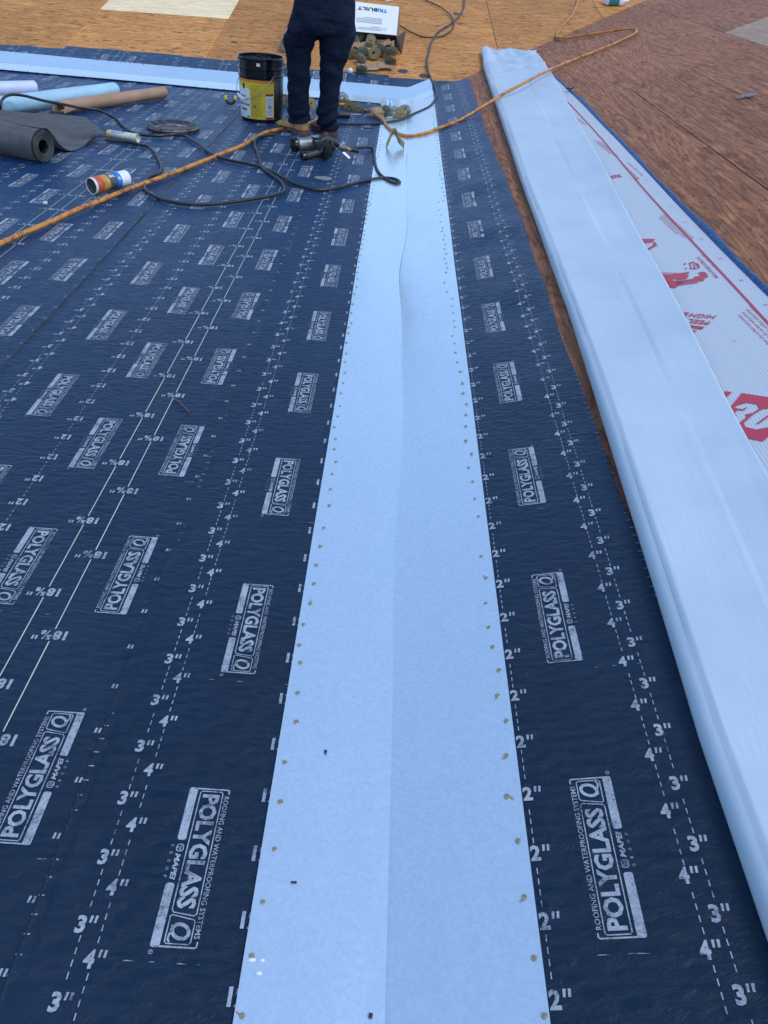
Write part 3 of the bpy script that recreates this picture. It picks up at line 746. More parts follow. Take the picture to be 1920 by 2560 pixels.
def rput(L, px, py, rot, size):
    """print L (its own units, cap height 1) centred at a pixel of the printed face"""
    Q = on(px, py, 0.006); v = L.arr(); c = (v.max(0)+v.min(0))/2; t = R(rot)
    ca, sa = math.cos(t)*size, math.sin(t)*size
    red.put(L, (ca, sa), (-sa, ca), (Q[0]-c[0]*ca+c[1]*sa, Q[1]-c[0]*sa-c[1]*ca))
def TX(body, w, h=1.0, **kw): return FL().text(body, 0, 0, w, h, **kw)
yl = np.linspace(-.45, 6.3, 60)
red.stroke([(float(xo(y))-0.068+0.003*math.sin(y*3), y) for y in yl], 0.0075, False, 1)
zz = lambda x, y: (1660+x*260/1659, 540+y*260/1659)
w1 = lambda x, y: (1560+x*360/1659, 560+y*340/1567)
def pt(q, fn): return on(*fn(*q), .006)[:2]
def skew(L, p0, p1, p2, fn):
    """lay unit-square print on the sheet between three spots: start of baseline, its end, top of the first letter"""
    p0, p1, p2 = pt(p0, fn), pt(p1, fn), pt(p2, fn); v = L.arr(); e = v.max(0); red.add(p0+(v[:, :1]/e[0])*(p1-p0)+(v[:, 1:]/e[1])*(p2-p0), L.f)
def rpoly(pts, fn): red.poly([tuple(pt(q, fn)) for q in pts])
skew(TX('HIGH', 4, bold=.02), (840, 1595), (440, 1562), (778, 1655), zz); skew(TX('& T', 2, bold=.02), (405, 1548), (215, 1530), (360, 1625), zz)
skew(TX('PEEL', 4, bold=.02), (745, 1688), (402, 1652), (692, 1750), zz); skew(TX('A', 1, bold=.02), (340, 1645), (280, 1640), (300, 1700), zz)
rpoly([(650, 1780), (595, 1825), (350, 1780), (315, 1745)], zz); rpoly([(520, 1840), (425, 1925), (385, 1875), (430, 1830)], zz)
rpoly([(380, 575), (705, 592), (685, 640), (590, 640), (570, 625), (540, 640), (400, 632)], w1); rpoly([(452, 706), (640, 703), (590, 742), (468, 735)], w1)
skew(TX('SURE', 4, bold=.05), (690, 655), (445, 652), (655, 703), w1); skew(TX('WATERPROOFING', 9, bold=.01), (700, 565), (390, 555), (695, 580), w1)
for pl in ([(740, 452), (800, 430), (808, 440), (752, 462)], [(800, 430), (880, 497), (868, 503), (795, 440)], [(830, 450), (845, 448), (872, 478), (860, 482)], [(755, 515), (825, 520), (875, 500), (870, 490), (825, 508), (762, 503)],
           [(752, 462), (765, 460), (775, 500), (762, 503)], [(680, 460), (712, 448), (715, 462), (690, 470)], [(690, 515), (728, 505), (722, 522)], [(790, 465), (802, 462), (826, 500), (812, 503)],
           [(850, 562), (910, 548), (945, 560), (972, 605), (940, 625), (890, 598)], [(800, 612), (870, 597), (930, 635), (915, 658), (835, 662)]): rpoly(pl, w1)
skew(TX('MEETS & EXCEEDS ASTM D1970', 22, bold=.01), (1090, 612), (868, 372), (1056, 626), w1); skew(TX('comply with ICC | ESR-5297', 21, bold=.005), (1196, 622), (918, 332), (1165, 634), w1)
ic = FL(); ic.poly([(0, 0), (3.2, 0), (3.2, .5), (0, .5)]); ic.rect(0.3, .7, 1.0, 2.4); ic.rect(1.4, .7, 2.0, 2.0); ic.rect(2.4, .7, 3.0, 2.6); ic.rect(0, 2.7, 3.2, 3.1)
for dx, ln in ((-180, 17), (-90, 22), (0, 26), (80, 20)): rput(TX('apply to clean dry surface with primer and roll down', ln, bold=0.0), *zz(210+dx*0.8, 170+dx*.15), 93, 0.013)
su = FL(); su.poly([(0, 0), (9, 0), (8.2, 1.1), (0.4, 1.1)]); su.rect(-1, 3.9, 9.2, 5.6); su.text('SURE', 0.6, 1.4, 7.5, 2.1, bold=0.07, shear=0.3); su.rect(0, 6.0, 9.4, 6.35)
rput(su, *zz(130, 1030), 180, 0.0165)
for px, py in ((1540, 472),):
    rput(ic, px, py-30, 180, 0.015)
rput(TX('MEETS & EXCEEDS ASTM D1970', 22, bold=0.01), 1575, 430, 92, 0.013); rput(TX('comply with ICC | ESR-5297', 21), 1588, 424, 92, 0.013)
for q in range(3): rput(TX('apply to clean dry surface with primer and roll down', 26), 1505+9*q, 368+3*q, 93, 0.013)
for q in range(2): rput(TX('apply to clean dry surface', 14), 1450+7*q, 303+2*q, 93, 0.013)
for q in range(4): rput(TX('apply to clean dry surface with primer', 22), 1925-10*q, 812+8*q, 93, 0.013)
HEX = [[(985, 855), (1200, 590), (1700, 668), (1960, 700), (2060, 900), (1800, 850), (1500, 870), (1495, 850), (1470, 790), (1290, 755), (1130, 800), (1065, 845)],
       [(985, 855), (1065, 845), (1215, 868), (1280, 832), (1290, 845), (1225, 895), (1130, 880), (1065, 955), (1120, 972), (1055, 1020), (1000, 905)],
       [(1100, 1108), (1165, 1098), (1280, 1005), (1258, 958), (1385, 935), (1500, 860), (1560, 866), (1400, 960), (1235, 1105), (1265, 1175), (1230, 1350)],
       [(1230, 1350), (1265, 1175), (1450, 1218), (1659, 1180), (1850, 1060), (1850, 1200), (1560, 1425), (1235, 1355)],
       [(1440, 1125), (1490, 1125), (1700, 975), (1700, 935)]]
def hexagon(dx, dy):
    for pl in HEX:
        red.poly([tuple((on(1680+x*240/1659, 900+y*240/1659, .006)+np.array([dx, dy, 0]))[:2]) for x, y in pl])
hexagon(0, 0)
z8 = lambda x, y: (1680+x*240/1659, 900+y*260/1797)
rpoly([(800, 540), (880, 545), (840, 605)], z8); rpoly([(920, 555), (1032, 575), (895, 705), (850, 625)], z8)
for pl in ([(165, 168), (362, 170), (325, 208), (200, 225)], [(330, 208), (360, 208), (385, 240), (250, 322), (235, 300), (330, 245), (340, 222)], [(215, 270), (268, 240), (240, 266)]): rpoly(pl, w1)
for y in np.arange(0.4, 6.5, 0.21):
    x = float(xo(y))-0.03; red.stroke([(x-.006, y-.006), (x+.006, y+.006)], 0.0016, False, 1); red.stroke([(x-.006, y+.006), (x+.006, y-.006)], 0.0016, False, 1)
for y in np.arange(0.4, 6.5, 0.42):
    x = float(xo(y))-0.19; red.stroke([(x-.005, y), (x+.006, y)], 0.0018, False, 1)
v = red.arr(); rb = MB(); rb.add(np.stack([v[:, 0], v[:, 1], zp(v[:, 0], v[:, 1])+0.0016], 1), red.f)
ro = rb.build('red_print', RED, pf, False)

# ------------------------------------------------------------------ hoses
def hose(name, label, pts, r, mat, cat='hose'):
    Q = []
    for p in pts:
        px, py = p[0], p[1]; lift = p[2] if len(p) > 2 else 0.0
        Q.append(on(px, py, r+0.011+lift))
    Q = catmull(Q, 0.02)
    for i in range(len(Q)):                                # never sinks below the roof
        Q[i, 2] = max(Q[i, 2], float(surf(Q[i, 0], Q[i, 1]))+r+0.006)
        Q[i] += 0.0012*np.array([math.sin(i*.31), math.sin(i*.23+1), 0.5*math.sin(i*.4)])
    b = MB(); b.tube(Q, r, 10); return tag(b.build(name, mat), label, cat)
hose('orange_hose', 'dirty orange hose running from the left edge past the boots and over the folded sheet', [(-90, 655), (0, 609), (95, 568), (193, 525), (316, 475), (424, 436), (540, 390), (600, 366), (630, 351), (661, 332), (700, 323), (745, 313), (775, 307), (800, 295),
      (822, 272), (848, 261, .02), (886, 266, .01), (914, 277), (943, 289, .01), (957, 301), (968, 316), (992, 334), (1026, 340), (1060, 334), (1110, 316), (1160, 295), (1233, 250, .05), (1300, 213, .07), (1371, 176, .04), (1430, 151), (1481, 131), (1540, 107), (1572, 92), (1591, 80), (1582, 72), (1526, 78), (1460, 88), (1416, 95), (1392, 92), (1393, 84), (1407, 64), (1430, 37), (1445, 0), (1448, -40), (1440, -80)], 0.0105, HOR)
hose('air_hose', 'black air hose from the nail gun, looping back over the rolls at left', [(886, 371, .02), (904, 369, .018), (920, 368, .01), (931, 370), (936, 380), (937, 405), (942, 422), (953, 438), (977, 455), (992, 459), (999, 455), (984, 447), (954, 445), (907, 453), (868, 463), (830, 472), (791, 474), (745, 463), (687, 432), (640, 414), (590, 404), (559, 397), (532, 386), (505, 366), (482, 351), (459, 338), (430, 336), (405, 339), (376, 339), (347, 336), (316, 321), (285, 295), (255, 279, .03), (193, 268, .085), (116, 253, .10), (58, 239, .11), (27, 237, .11), (8, 246, .10), (1, 262, .07), (5, 289, .0)], 0.0082, HBK)
hose('air_hose', 'black air hose curling from the grey flap under the orange hose to the bucket', [(262, 349, .01), (309, 354), (347, 361), (370, 366), (386, 380), (396, 398), (403, 412), (405, 424), (397, 434), (370, 444), (361, 459), (365, 475), (386, 490), (417, 502), (463, 510), (521, 510), (579, 505), (640, 496), (690, 486), (711, 475), (706, 457), (680, 437), (658, 421), (651, 401), (643, 378), (637, 359), (643, 345), (665, 338), (687, 335)], 0.0082, HBK)
hose('air_hose', 'black air hose coming down the orange plywood to the boots', [(1168, -60), (1164, -20), (1162, 0), (1158, 23), (1135, 54), (1100, 77), (1085, 93), (1073, 127), (1068, 166), (1078, 198), (1091, 225), (1088, 247), (1073, 266), (1034, 285), (988, 303), (946, 308), (888, 310), (849, 309), (800, 303), (760, 300), (720, 300)], 0.0082, HBK)
hose('extension_cord', 'thin black cord looping beside the white carton', [(1030, -70), (1046, -25), (1065, 0), (1100, 17), (1127, 39), (1135, 58), (1127, 77), (1100, 91), (1061, 93), (1034, 83), (1015, 73), (995, 60)], 0.0065, HBK, 'cord')

# ------------------------------------------------------------------ bucket of roof cement
bp = on(656, 301); bn = normal_at(bp[0], bp[1])
BH, BR0, BR1 = 0.375, 0.138, 0.150
bm = frame((bp[0], bp[1], bp[2]+0.0085), bn, 0.0)
BK = thing('bucket', 'black bucket of roof cement with yellow label beside the boots', 'bucket', bm)
def br(z): return BR0+(BR1-BR0)*z/BH
b = MB(); prof = [(0.0, 0.0), (BR0-.006, 0.0), (BR0, 0.006), (br(.2), .2), (br(.262), .262), (br(.264)+.005, .266), (br(.268)+.005, .274), (br(.276), .278), (br(.305), .305), (br(.307)+.005, .309), (br(.312)+.005, .317), (br(.32), .321), (br(.36), .36),
        (BR1+.004, .362), (BR1+.006, .370), (BR1+.003, .376), (BR1-.004, .375), (BR1-.006, .33), (BR1-.007, .30)]
b.lathe(prof, 64, False); b.build('pail_body', BLK, BK)
b = MB(); g = 26; P = np.zeros((g, 49, 3))
for i in range(g):
    for j in range(49):
        r = (BR1-.0065)*i/(g-1); t = 2*math.pi*j/48
        P[i, j] = (r*math.cos(t), r*math.sin(t), .345+.010*noise.noise(Vector((r*22*math.cos(t), r*22*math.sin(t), 1)))+.012*noise.noise(Vector((r*55*math.cos(t), r*55*math.sin(t), 5)))+.012*(i/(g-1))**3)
b.grid(P); b.build('roof_cement', TAR, BK)
view = math.atan2(CAM[1]-bp[1], CAM[0]-bp[0])               # angle of the side towards the camera
def wrap(L, mat, name, dz, par=BK):
    """flat shape (metres round the pail from the side we see, height) wrapped on the pail"""
    v = L.arr(); rr_ = br(v[:, 1])+dz; t = view+v[:, 0]/0.143
    q = MB(); q.add(np.stack([rr_*np.cos(t), rr_*np.sin(t), v[:, 1]], 1), L.f); return q.build(name, mat, par, True, 80)
def RC(x0, y0, x1, y1): return FL().rect(x0, y0, x1, y1, 0.008)
lab_ = wrap(RC(-.30, .022, .082, .252), YEL, 'label', 0.0008)
wrap(RC(-.30, .236, .082, .2525), ORG, 'label_band', 0.0014, lab_)
wl_ = FL(); n_ = 20
for i in range(n_):
    x0 = -.24+.158*i/n_; x1 = -.24+.158*(i+1)/n_; yt = lambda x: .205 if x < -.11 else .205-(x+.11)*0.55
    for j in range(8): wl_.add([(x0, .024+(yt(x0)-.024)*j/8), (x1, .024+(yt(x1)-.024)*j/8), (x1, .024+(yt(x1)-.024)*(j+1)/8), (x0, .024+(yt(x0)-.024)*(j+1)/8)], [(0, 1, 2, 3)])
wrap(wl_, WCRD, 'label_white_panel', 0.0016, lab_)
wrap(RC(-.080, .03, -.004, .226), YEL2, 'label_text_panel', 0.0014, lab_)
wp = RC(.024, .026, .074, .174); wrap(wp, WCRD, 'warning_panel', 0.0016, lab_)
wrap(RC(.022, .162, .076, .176), RDL, 'warning_bar', 0.0021, lab_); wrap(RC(.022, .024, .076, .036), RDL, 'warning_bar', 0.0021, lab_)
tx = FL(); tx.text('Wet/Dry Roof', -.205, .092, .118, .021, bold=0.03); tx.text('Cement', -.175, .066, .062, .02, bold=0.03); tx.rect(-.112, .03, -.088, .037)
for i in range(16): tx.rect(-.072, .045+.0105*i, -.072+rng.uniform(.03, .058), .0462+.0105*i, .01)
for i in range(4): tx.rect(.03, .05+.007*i, .068, .0515+.007*i, .01); tx.rect(.03, .118+.009*i, .068, .1195+.009*i, .01)
tx.stroke(rr(.036, .084, .062, .110, .0129), .0022, True, .004); tx.stroke([(.042, .104), (.050, .099), (.056, .090)], .007); tx.put(RC(-.140, .196, -.122, .228), (1, 0), (0, 1), (0, 0))
wrap(tx, INK, 'label_lettering', 0.0024, lab_)
t2 = FL(); t2.text('101', -.158, .136, .042, .024, bold=0.03); t2.poly(rr(-.062, .092, -.040, .102, .004)); wrap(t2, RDL, 'label_figures', 0.0024, lab_)
wrap(RC(-.030, .332, -.008, .350), WHT, 'price_sticker', 0.0012)
# bail: from the ear on the right, hanging round the front to the white grip
ear_t = view+0.60
def cyl(t, r, z): return (r*math.cos(t), r*math.sin(t), z)
b = MB(); e0 = np.array(cyl(ear_t, br(.29)+.004, .292)); bb = MB(); bb.sphere((0, 0, 0), .013, 12, 8, (1, 1, 1)); b.add(bb.verts()+e0, bb.f); b.build('bail_ear', BLKM, BK)
b = MB(); e1 = np.array(cyl(ear_t+math.pi, br(.29)+.004, .292)); b.add(bb.verts()+e1, bb.f); b.build('bail_ear', BLKM, BK)
bail = [cyl(ear_t, BR1+.014, .290), cyl(ear_t-.3, BR1+.014, .245), cyl(view+.0, BR1+.012, .190), cyl(view-.45, BR1+.012, .150), cyl(view-.9, BR1+.013, .140), cyl(view-1.4, BR1+.013, .165), cyl(view-1.9, BR1+.013, .22), cyl(ear_t-math.pi, BR1+.014, .290)]
b = MB(); b.tube(catmull(bail, .01), .0022, 8); hd = b.build('bail_wire', WIRE, BK)
b = MB(); b.tube(catmull([cyl(view-.72, BR1+.014, .141), cyl(view-.85, BR1+.014, .139), cyl(view-1.1, BR1+.014, .147), cyl(view-1.25, BR1+.014, .155)], .006), [.009]*len(catmull([cyl(view-.72, BR1+.014, .141), cyl(view-.85, BR1+.014, .139), cyl(view-1.1, BR1+.014, .147), cyl(view-1.25, BR1+.014, .155)], .006)), 10); b.build('bail_grip', WHT, hd)

# ------------------------------------------------------------------ tarry lid
lp = on(433, 326); LR = 0.158
LD = thing('pail_lid', 'round pail lid smeared with black tar lying on the membrane', 'lid', frame((lp[0], lp[1], lp[2]+.006), normal_at(lp[0], lp[1]), 0))
b = MB(); b.lathe([(0, 0.004), (LR-.012, 0.004), (LR-.004, 0.0), (LR, .004), (LR, .020), (LR-.005, .024), (LR-.012, .020), (LR-.016, .012), (0.0, .012)], 48, False); b.build('lid_disc', TARP, LD)
b = MB(); P = np.zeros((3, 97, 3))
for j in range(97):
    t = 2*math.pi*j/96; k = .010+.010*noise.noise(Vector((3*math.cos(t), 3*math.sin(t), 2)))+.008*noise.noise(Vector((11*math.cos(t), 11*math.sin(t), 2)))
    for i, (rr_, z_) in enumerate(((LR+.002, .010+k*.3), (LR-.006, .0245+k*.25), (LR-.026-2.2*k, .0135))): P[i, j] = (rr_*math.cos(t), rr_*math.sin(t), z_)
b.grid(P); P2 = P[:2].copy(); P2[1] = P[0]; P2[0] = P[0]*np.array([1.01, 1.01, 0])+np.array([0, 0, .001]); b.grid(P2); b.build('tar_rim', TAR, LD)
b = MB(); pts = []
for j in range(60):
    t = 2*math.pi*j/60; rr_ = .112*(1+.5*noise.noise(Vector((2*math.cos(t), 2*math.sin(t), 8)))+.25*noise.noise(Vector((7*math.cos(t), 7*math.sin(t), 8)))); pts.append((rr_*math.cos(t)+.01, .8*rr_*math.sin(t)-.035, .0135))
b.add(pts+[(.01, -.035, .019)], [(i, (i+1) % 60, 60) for i in range(60)]); b.build('tar_smear', TAR, LD)

# ------------------------------------------------------------------ cans, tubes, rolls lying on the sheet
def lying(name, label, cat, pa, pb, r, extra=0.0):
    """thing whose local x axis lies along pa -> pb on the roof, axis at height r"""
    A_ = on(*pa) if len(pa) == 2 else np.array(pa); B_ = on(*pb); d = B_-A_; L = np.linalg.norm(d); n = normal_at(*(0.5*(A_+B_))[:2])
    m = frame((A_+B_)/2+np.array([0, 0, .0085]), n, math.atan2(d[1], d[0])); m = m @ Matrix.Translation((0, 0, r+extra))
    return thing(name, label, cat, m), L
def xlathe(prof, n=32, cap=False, **kw):
    b = MB(); b.lathe(prof, n, cap, **kw); v = b.verts(); b.v = [np.stack([v[:, 2], v[:, 0], v[:, 1]], 1)]; return b
SC_, L = lying('sealant_can', 'open-ended white can with colourful worn label beside the orange hose', 'can', (218, 494), (333, 466), 0.037); L = 0.215; r = .037
b = xlathe([(r-.003, -L/2+.03), (r-.003, -L/2), (r, -L/2), (r, L/2-.004), (r-.004, L/2), (0, L/2)], 40); b.build('can_body', WHT, SC_)
b = xlathe([(r-.0035, -L/2+.002), (r-.006, -L/2+.05), (0, -L/2+.05)], 40); b.build('can_inside', SIL, SC_)
e = r+.0006
for nm_, m_, a, c in (('label_red_end', RDO, .012, .050), ('label_amber_band', OLI, .050, .085), ('label_grey_band', DGR, .085, .132), ('label_blue_band', INKB, .132, .158)):
    b = xlathe([(e, -L/2+a), (e, -L/2+c)], 40); b.build(nm_, m_, SC_)
b = MB(); fl = FL(); fl.text('SEAL', -L/2+.092, -.012, .034, .014, bold=.03); fl.text('MAX', -L/2+.138, -.03, .014, .014, bold=.03)
for i in range(5): fl.rect(-L/2+.096, .012+.006*i, -L/2+.128, .014+.006*i, .01)
v = fl.arr(); t = v[:, 1]/r+R(35); q = MB(); q.add(np.stack([v[:, 0], -(e+.0008)*np.cos(t+.5)*1.0, (e+.0008)*np.sin(t+.5)], 1), fl.f); q.build('label_lettering', WHT, SC_, False)
TB_, L = lying('caulk_tube', 'white caulk tube lying beside the tip of the grey flap', 'caulk tube', (262, 348), (343, 360), 0.0235); L = .235; r = .0235
b = xlathe([(0, -L/2), (.004, -L/2), (.006, -L/2+.035), (.0075, -L/2+.036)], 20); b.build('nozzle', INKG, TB_)
b = xlathe([(0.006, -L/2+.036), (r-.002, -L/2+.040), (r, -L/2+.044), (r, L/2), (r-.002, L/2), (r-.002, L/2-.012), (0, L/2-.012)], 32); b.build('cartridge', OFFW, TB_)
b = xlathe([(r+.0006, -L/2+.046), (r+.0006, -L/2+.058)], 32); b.build('yellow_band', YEL, TB_)
fl = FL(); fl.text('SEALANT', -L/2+.07, -.008, .085, .016, bold=.02); v = fl.arr(); t = v[:, 1]/r+R(60); q = MB(); q.add(np.stack([v[:, 0], -(r+.0012)*np.cos(t), (r+.0012)*np.sin(t)], 1), fl.f); q.build('lettering', INKB, TB_, False)
def roll(name, label, cat, pa, pb, r, mat, hollow=.6, crush=False, inner=None, capm=None):
    T, L = lying(name, label, cat, pa, pb, r)
    n = 40; rings = []
    for i in range(25):
        x = -L/2+L*i/24; rg = []
        for j in range(n):
            t = 2*math.pi*j/n; rr_ = r*(1+.02*math.sin(2*t+x*5)+.01*math.sin(5*t+x*13)); y, z = rr_*math.cos(t), rr_*math.sin(t)
            if crush: 
                k = max(0, 1-i/5.0); z -= k*r*.8*(0.5+.5*math.cos(2*t-.6))*(z > 0); y *= 1+.25*k; x_ = x+k*.02*math.sin(3*t)
            else: x_ = x+.003*math.sin(3*t)*(i in (0, 24))
            rg.append((x_, y, max(z, -r)))
        rings.append(np.array(rg))
    b = MB(); b.loft(rings, False); b.build('outer_wrap', mat, T, True, 60)
    for s, i in ((-1, 0), (1, 24)):
        o_ = rings[i]; c = o_.mean(0); q = MB(); inn = c+(o_-c)*hollow; dp = inn.copy(); dp[:, 0] -= s*.10
        q.loft([o_, c+(o_-c)*.93+np.array([s*.002, 0, 0]), c+(o_-c)*.85, inn+np.array([s*.001, 0, 0]), dp], False); q.build('rolled_end', inner or mat, T, True, 40)
        z_ = MB(); z_.add(list(dp), [tuple(range(n))]); z_.build('hollow_core', INK, T, False)
    return T, L
roll('wrapped_roll', 'pale blue wrapped roll lying behind the tan tube', 'roll', (2, 292), (290, 250), .052, BLUR, .3)
roll('wrapped_roll', 'pale lilac wrapped roll, farthest of the rolls at left', 'roll', (-150, 252), (94, 243), .048, LILA, .3)
roll('paper_tube', 'tan paper tube with a crushed end in front of the blue roll', 'tube', (150, 289), (412, 249), .039, TANR, .75, True)
GR, L = roll('membrane_roll', 'dark grey granulated membrane roll with a loose end spread behind it', 'roll', (-2.82, 4.62, 0.257), (116, 411), .080, GRY, .42, False, TAR)
# spiral edges on its end and the loose unrolled length behind
b = MB(); sp_ = [(L/2+.004, (.033+.042*i/140)*math.cos(i*.28), (.033+.042*i/140)*math.sin(i*.28)) for i in range(141)]; b.tube(sp_, .0018, 5); b.build('spiral_edge', GRY, GR)
gm = GR.matrix_world.copy(); gi = gm.inverted()
edge = [(-1.885, 4.335, .158), (-1.885, 4.385, .148), (-1.88, 4.425, .110), (-1.87, 4.455, .06), (-1.85, 4.50, .02), (-1.835, 4.56, .008), (-1.82, 4.64, .012), (-1.795, 4.73, .035), tuple(np.array(on(269, 341, .075)-np.array([0, 0, surf(on(269, 341, .075)[0], 0)])))]
ed = catmull([(a, c, float(surf(a, c))+h) for a, c, h in edge], .02); far_ = on(214, 293.5, .06)
nr = len(ed); P = np.zeros((22, nr, 3)); 
for j in range(nr):
    s = j/(nr-1); base = ed[j]
    dirv = np.array(gm.to_3x3() @ Vector((-1, 0, 0)))*(1-s)+np.array((-1, .02, .09))*s
    for i in range(22):
        u = i/21; sweep = 1.35*u
        off_ = dirv*sweep
        if s > .55:                                         # the cut end slants back to the far corner
            k = (s-.55)/.45; tip = far_-ed[-1]
            off_ = off_*(1-k)+(tip*min(1, u*2.6)+dirv*max(0, u-.385)*1.35/.615)*k
        p = base+off_; zb = float(surf(p[0], p[1])); hb_ = base[2]-float(surf(base[0], base[1]))
        hh = hb_*(1-.3*u*(1-s)) if s < .55 else hb_+(0.06-hb_)*min(1, u*2.2)*((s-.55)/.45)
        P[i, j] = (p[0], p[1], zb+max(.009, hh+.006*noise.noise(Vector((p[0]*5, p[1]*5, 0)))))
b = MB(); b.grid(P); fo = b.build('loose_end', GRY, GR, True, 80); fo.matrix_parent_inverse = gi
m_ = fo.modifiers.new('thickness', 'SOLIDIFY'); m_.thickness = .004; m_.offset = 0

# ------------------------------------------------------------------ nail gun
P0 = on(800, 404); ax_a = on(742, 393); ax_b = on(850, 378); hd_ = math.atan2(ax_b[1]-ax_a[1], ax_b[0]-ax_a[0])
NG = thing('nail_gun', 'black and silver pneumatic coil nail gun lying on the membrane', 'nail gun', frame(P0+np.array([0, .02, .009]), normal_at(P0[0], P0[1]), hd_-.15))
b = MB(); b.lathe([(0, 0), (.052, 0), (.060, .006), (.062, .03), (.060, .046), (.05, .054), (.03, .056), (.028, .062), (0, .062)], 36, False); v = b.verts()
b.v = [np.stack([v[:, 0]+.012, v[:, 2]-.045, v[:, 1]+.064], 1)]; mg = b.build('nail_magazine', BLKM, NG)
b = MB()
for i in range(8):
    t = 2*math.pi*i/8; c = np.array([.012+.046*math.cos(t), -.048, .064+.046*math.sin(t)]); b.box(c-np.array([.008, .004, .008]), c+np.array([.008, .004, .008]))
b.box((-.002, -.055, .050), (.026, -.045, .078)); b.build('magazine_ribs', BLK, mg)
b = MB(); b.lathe([(0, -.06), (.030, -.06), (.036, -.052), (.036, .03), (.040, .034), (.040, .05), (.030, .058), (0, .058)], 32, False); v = b.verts()
b.v = [np.stack([v[:, 2]-.075, v[:, 0]+.045, v[:, 1]+.076], 1)]; b.build('cylinder_body', SIL, NG)
b = MB(); b.lathe([(.0, .058), (.038, .058), (.04, .066), (.034, .082), (.0, .084)], 28, False); v = b.verts(); b.v = [np.stack([-v[:, 2]-.075, v[:, 0]+.045, v[:, 1]+.076], 1)]; b.build('end_cap', BLK, NG)
b = MB(); pts = catmull([(-.125, -.045, .034), (-.09, -.045, .038), (-.045, -.04, .045), (-.01, -.02, .05)], .01); b.tube(pts, [.021 if i % 3 else .0245 for i in range(len(pts))], 14); b.build('ribbed_nose', BLKM, NG)
b = MB(); b.lathe([(.0, 0), (.011, 0), (.020, -.002), (.022, .004), (.022, .02)], 20, False); v = b.verts(); b.v = [np.stack([v[:, 2]-.148, v[:, 0]-.045, v[:, 1]+.034], 1)]; b.build('nose_opening', BLK, NG)
b = MB(); pts = catmull([(.0, .03, .09), (.045, .03, .100), (.095, .015, .085), (.135, 0, .062)], .012); b.tube(pts, [.024-.006*i/len(pts) for i in range(len(pts))], 14); b.build('grip_handle', BLKM, NG)
b = MB(); pts = catmull([(.03, -.01, .075), (.06, -.02, .045), (.09, -.01, .05), (.10, 0, .07)], .008); b.tube(pts, .006, 8); b.build('trigger_guard', BLK, NG)
b = MB(); b.tube([(.118, 0, .066), (.15, 0, .055), (.165, 0, .05)], [.021, .021, .016], 14); b.sphere((.15, -.004, .072), .016, 10, 8); b.build('air_inlet', SIL, NG)
b = MB(); b.hexa([(.135, -.03, .03), (.150, -.034, .03), (.172, -.055, .004), (.160, -.058, .004), (.137, -.026, .034), (.152, -.030, .034), (.176, -.051, .008), (.164, -.054, .008)]); b.build('hang_tab', WHT, NG)
b = MB(); b.box((-.04, .0, .108), (.03, .05, .118)); b.box((-.06, -.052, .085), (-.02, -.01, .11)); b.box((-.02, -.075, .03), (.02, -.055, .055)); b.build('depth_guide', BLK, NG)
b = MB(); b.tube([(.165, 0, .05), (.172, 0, .047), (.173, 0, .047), (.190, 0, .042), (.191, 0, .042), (.208, 0, .037)], [.010, .010, .0125, .0125, .010, .010], 8); b.build('brass_coupler', BRS, NG)
b = MB(); b.tube([(.208, 0, .037), (.232, 0, .032), (.262, 0.0, .024)], [.013, .0125, .009], 12); b.build('hose_boot', BLK, NG)

# ------------------------------------------------------------------ nail coils
def coil_mb(turns, r0, r1, h, n, seed):
    b = MB(); q = random.Random(seed); path = []
    for i in range(n):
        k = i/(n-1); t = 2*math.pi*turns*k; r = (r0+(r1-r0)*k)*(1+.06*math.sin(3*t+seed)*k); x, y = r*math.cos(t), r*math.sin(t); path.append((x, y))
        z0 = q.uniform(-.001, .001)+.012*(1-k)**1.5*(1 if seed != 2 else -1); b.tube([(x, y, z0), (x, y, h+z0)], .0016, 4)
        b.lathe([(.0042, 0), (.0042, .0012), (0.001, .0014)], 6); m = b.v[-1]; b.v[-1] = m+np.array([x, y, h+z0])
    for zz_ in (h*.35, h*.7):
        b.tube([(x, y, zz_) for x, y in path[::2]], .0011, 3)
    return b
CM = [coil_mb(4.2, .007, .046, .040, 112, 1).mesh('nail_coil', COIL, False), coil_mb(3.4, .011, .047, .042, 100, 2).mesh('nail_coil', COIL, False), coil_mb(4.4, .006, .045, .036, 116, 3).mesh('nail_coil', COILD, False)]
def strip_mesh(n, bend, seed, mat):
    b = MB(); q = random.Random(seed); pth = []
    for i in range(n):
        t = bend*(i/(n-1)-.5); r = .06; x, y = r*math.sin(t)+.0055*(i-n/2)*(1-min(1, abs(bend)/3)), r*math.cos(t)-r; pth.append((x, y)); z0 = q.uniform(-.001, .001)
        b.tube([(x, y, z0), (x, y, .040+z0)], .0017, 5); b.lathe([(.0045, 0), (.0045, .0012), (0.001, .0014)], 6); b.v[-1] = b.v[-1]+np.array([x, y, .040+z0])
    for zz_ in (.013, .027): b.tube([(x, y, zz_) for x, y in pth], .0012, 3)
    return b.mesh('nail_strip', mat, False)
def vstrip(seed):
    b = MB(); q = random.Random(seed); pth = catmull([(-.055, -.03, 0), (-.03, .025, 0), (-.005, .075, 0), (.006, .078, 0), (.014, .062, 0), (.024, .01, 0), (.05, -.03, 0)], .0056)
    for x, y, _ in pth:
        z0 = q.uniform(-.001, .001); b.tube([(x, y, z0), (x, y, .044+z0)], .0019, 5); b.lathe([(.0046, 0), (.0046, .0012), (0.001, .0014)], 6); b.v[-1] = b.v[-1]+np.array([x, y, .044+z0])
    for zz_ in (.013, .030): b.tube([(x, y, zz_) for x, y, _ in pth], .0012, 3)
    return b.mesh('nail_strip', COIL, False)
SM = [strip_mesh(18, 1.6, 4, COIL), strip_mesh(24, 2.6, 5, COIL)]
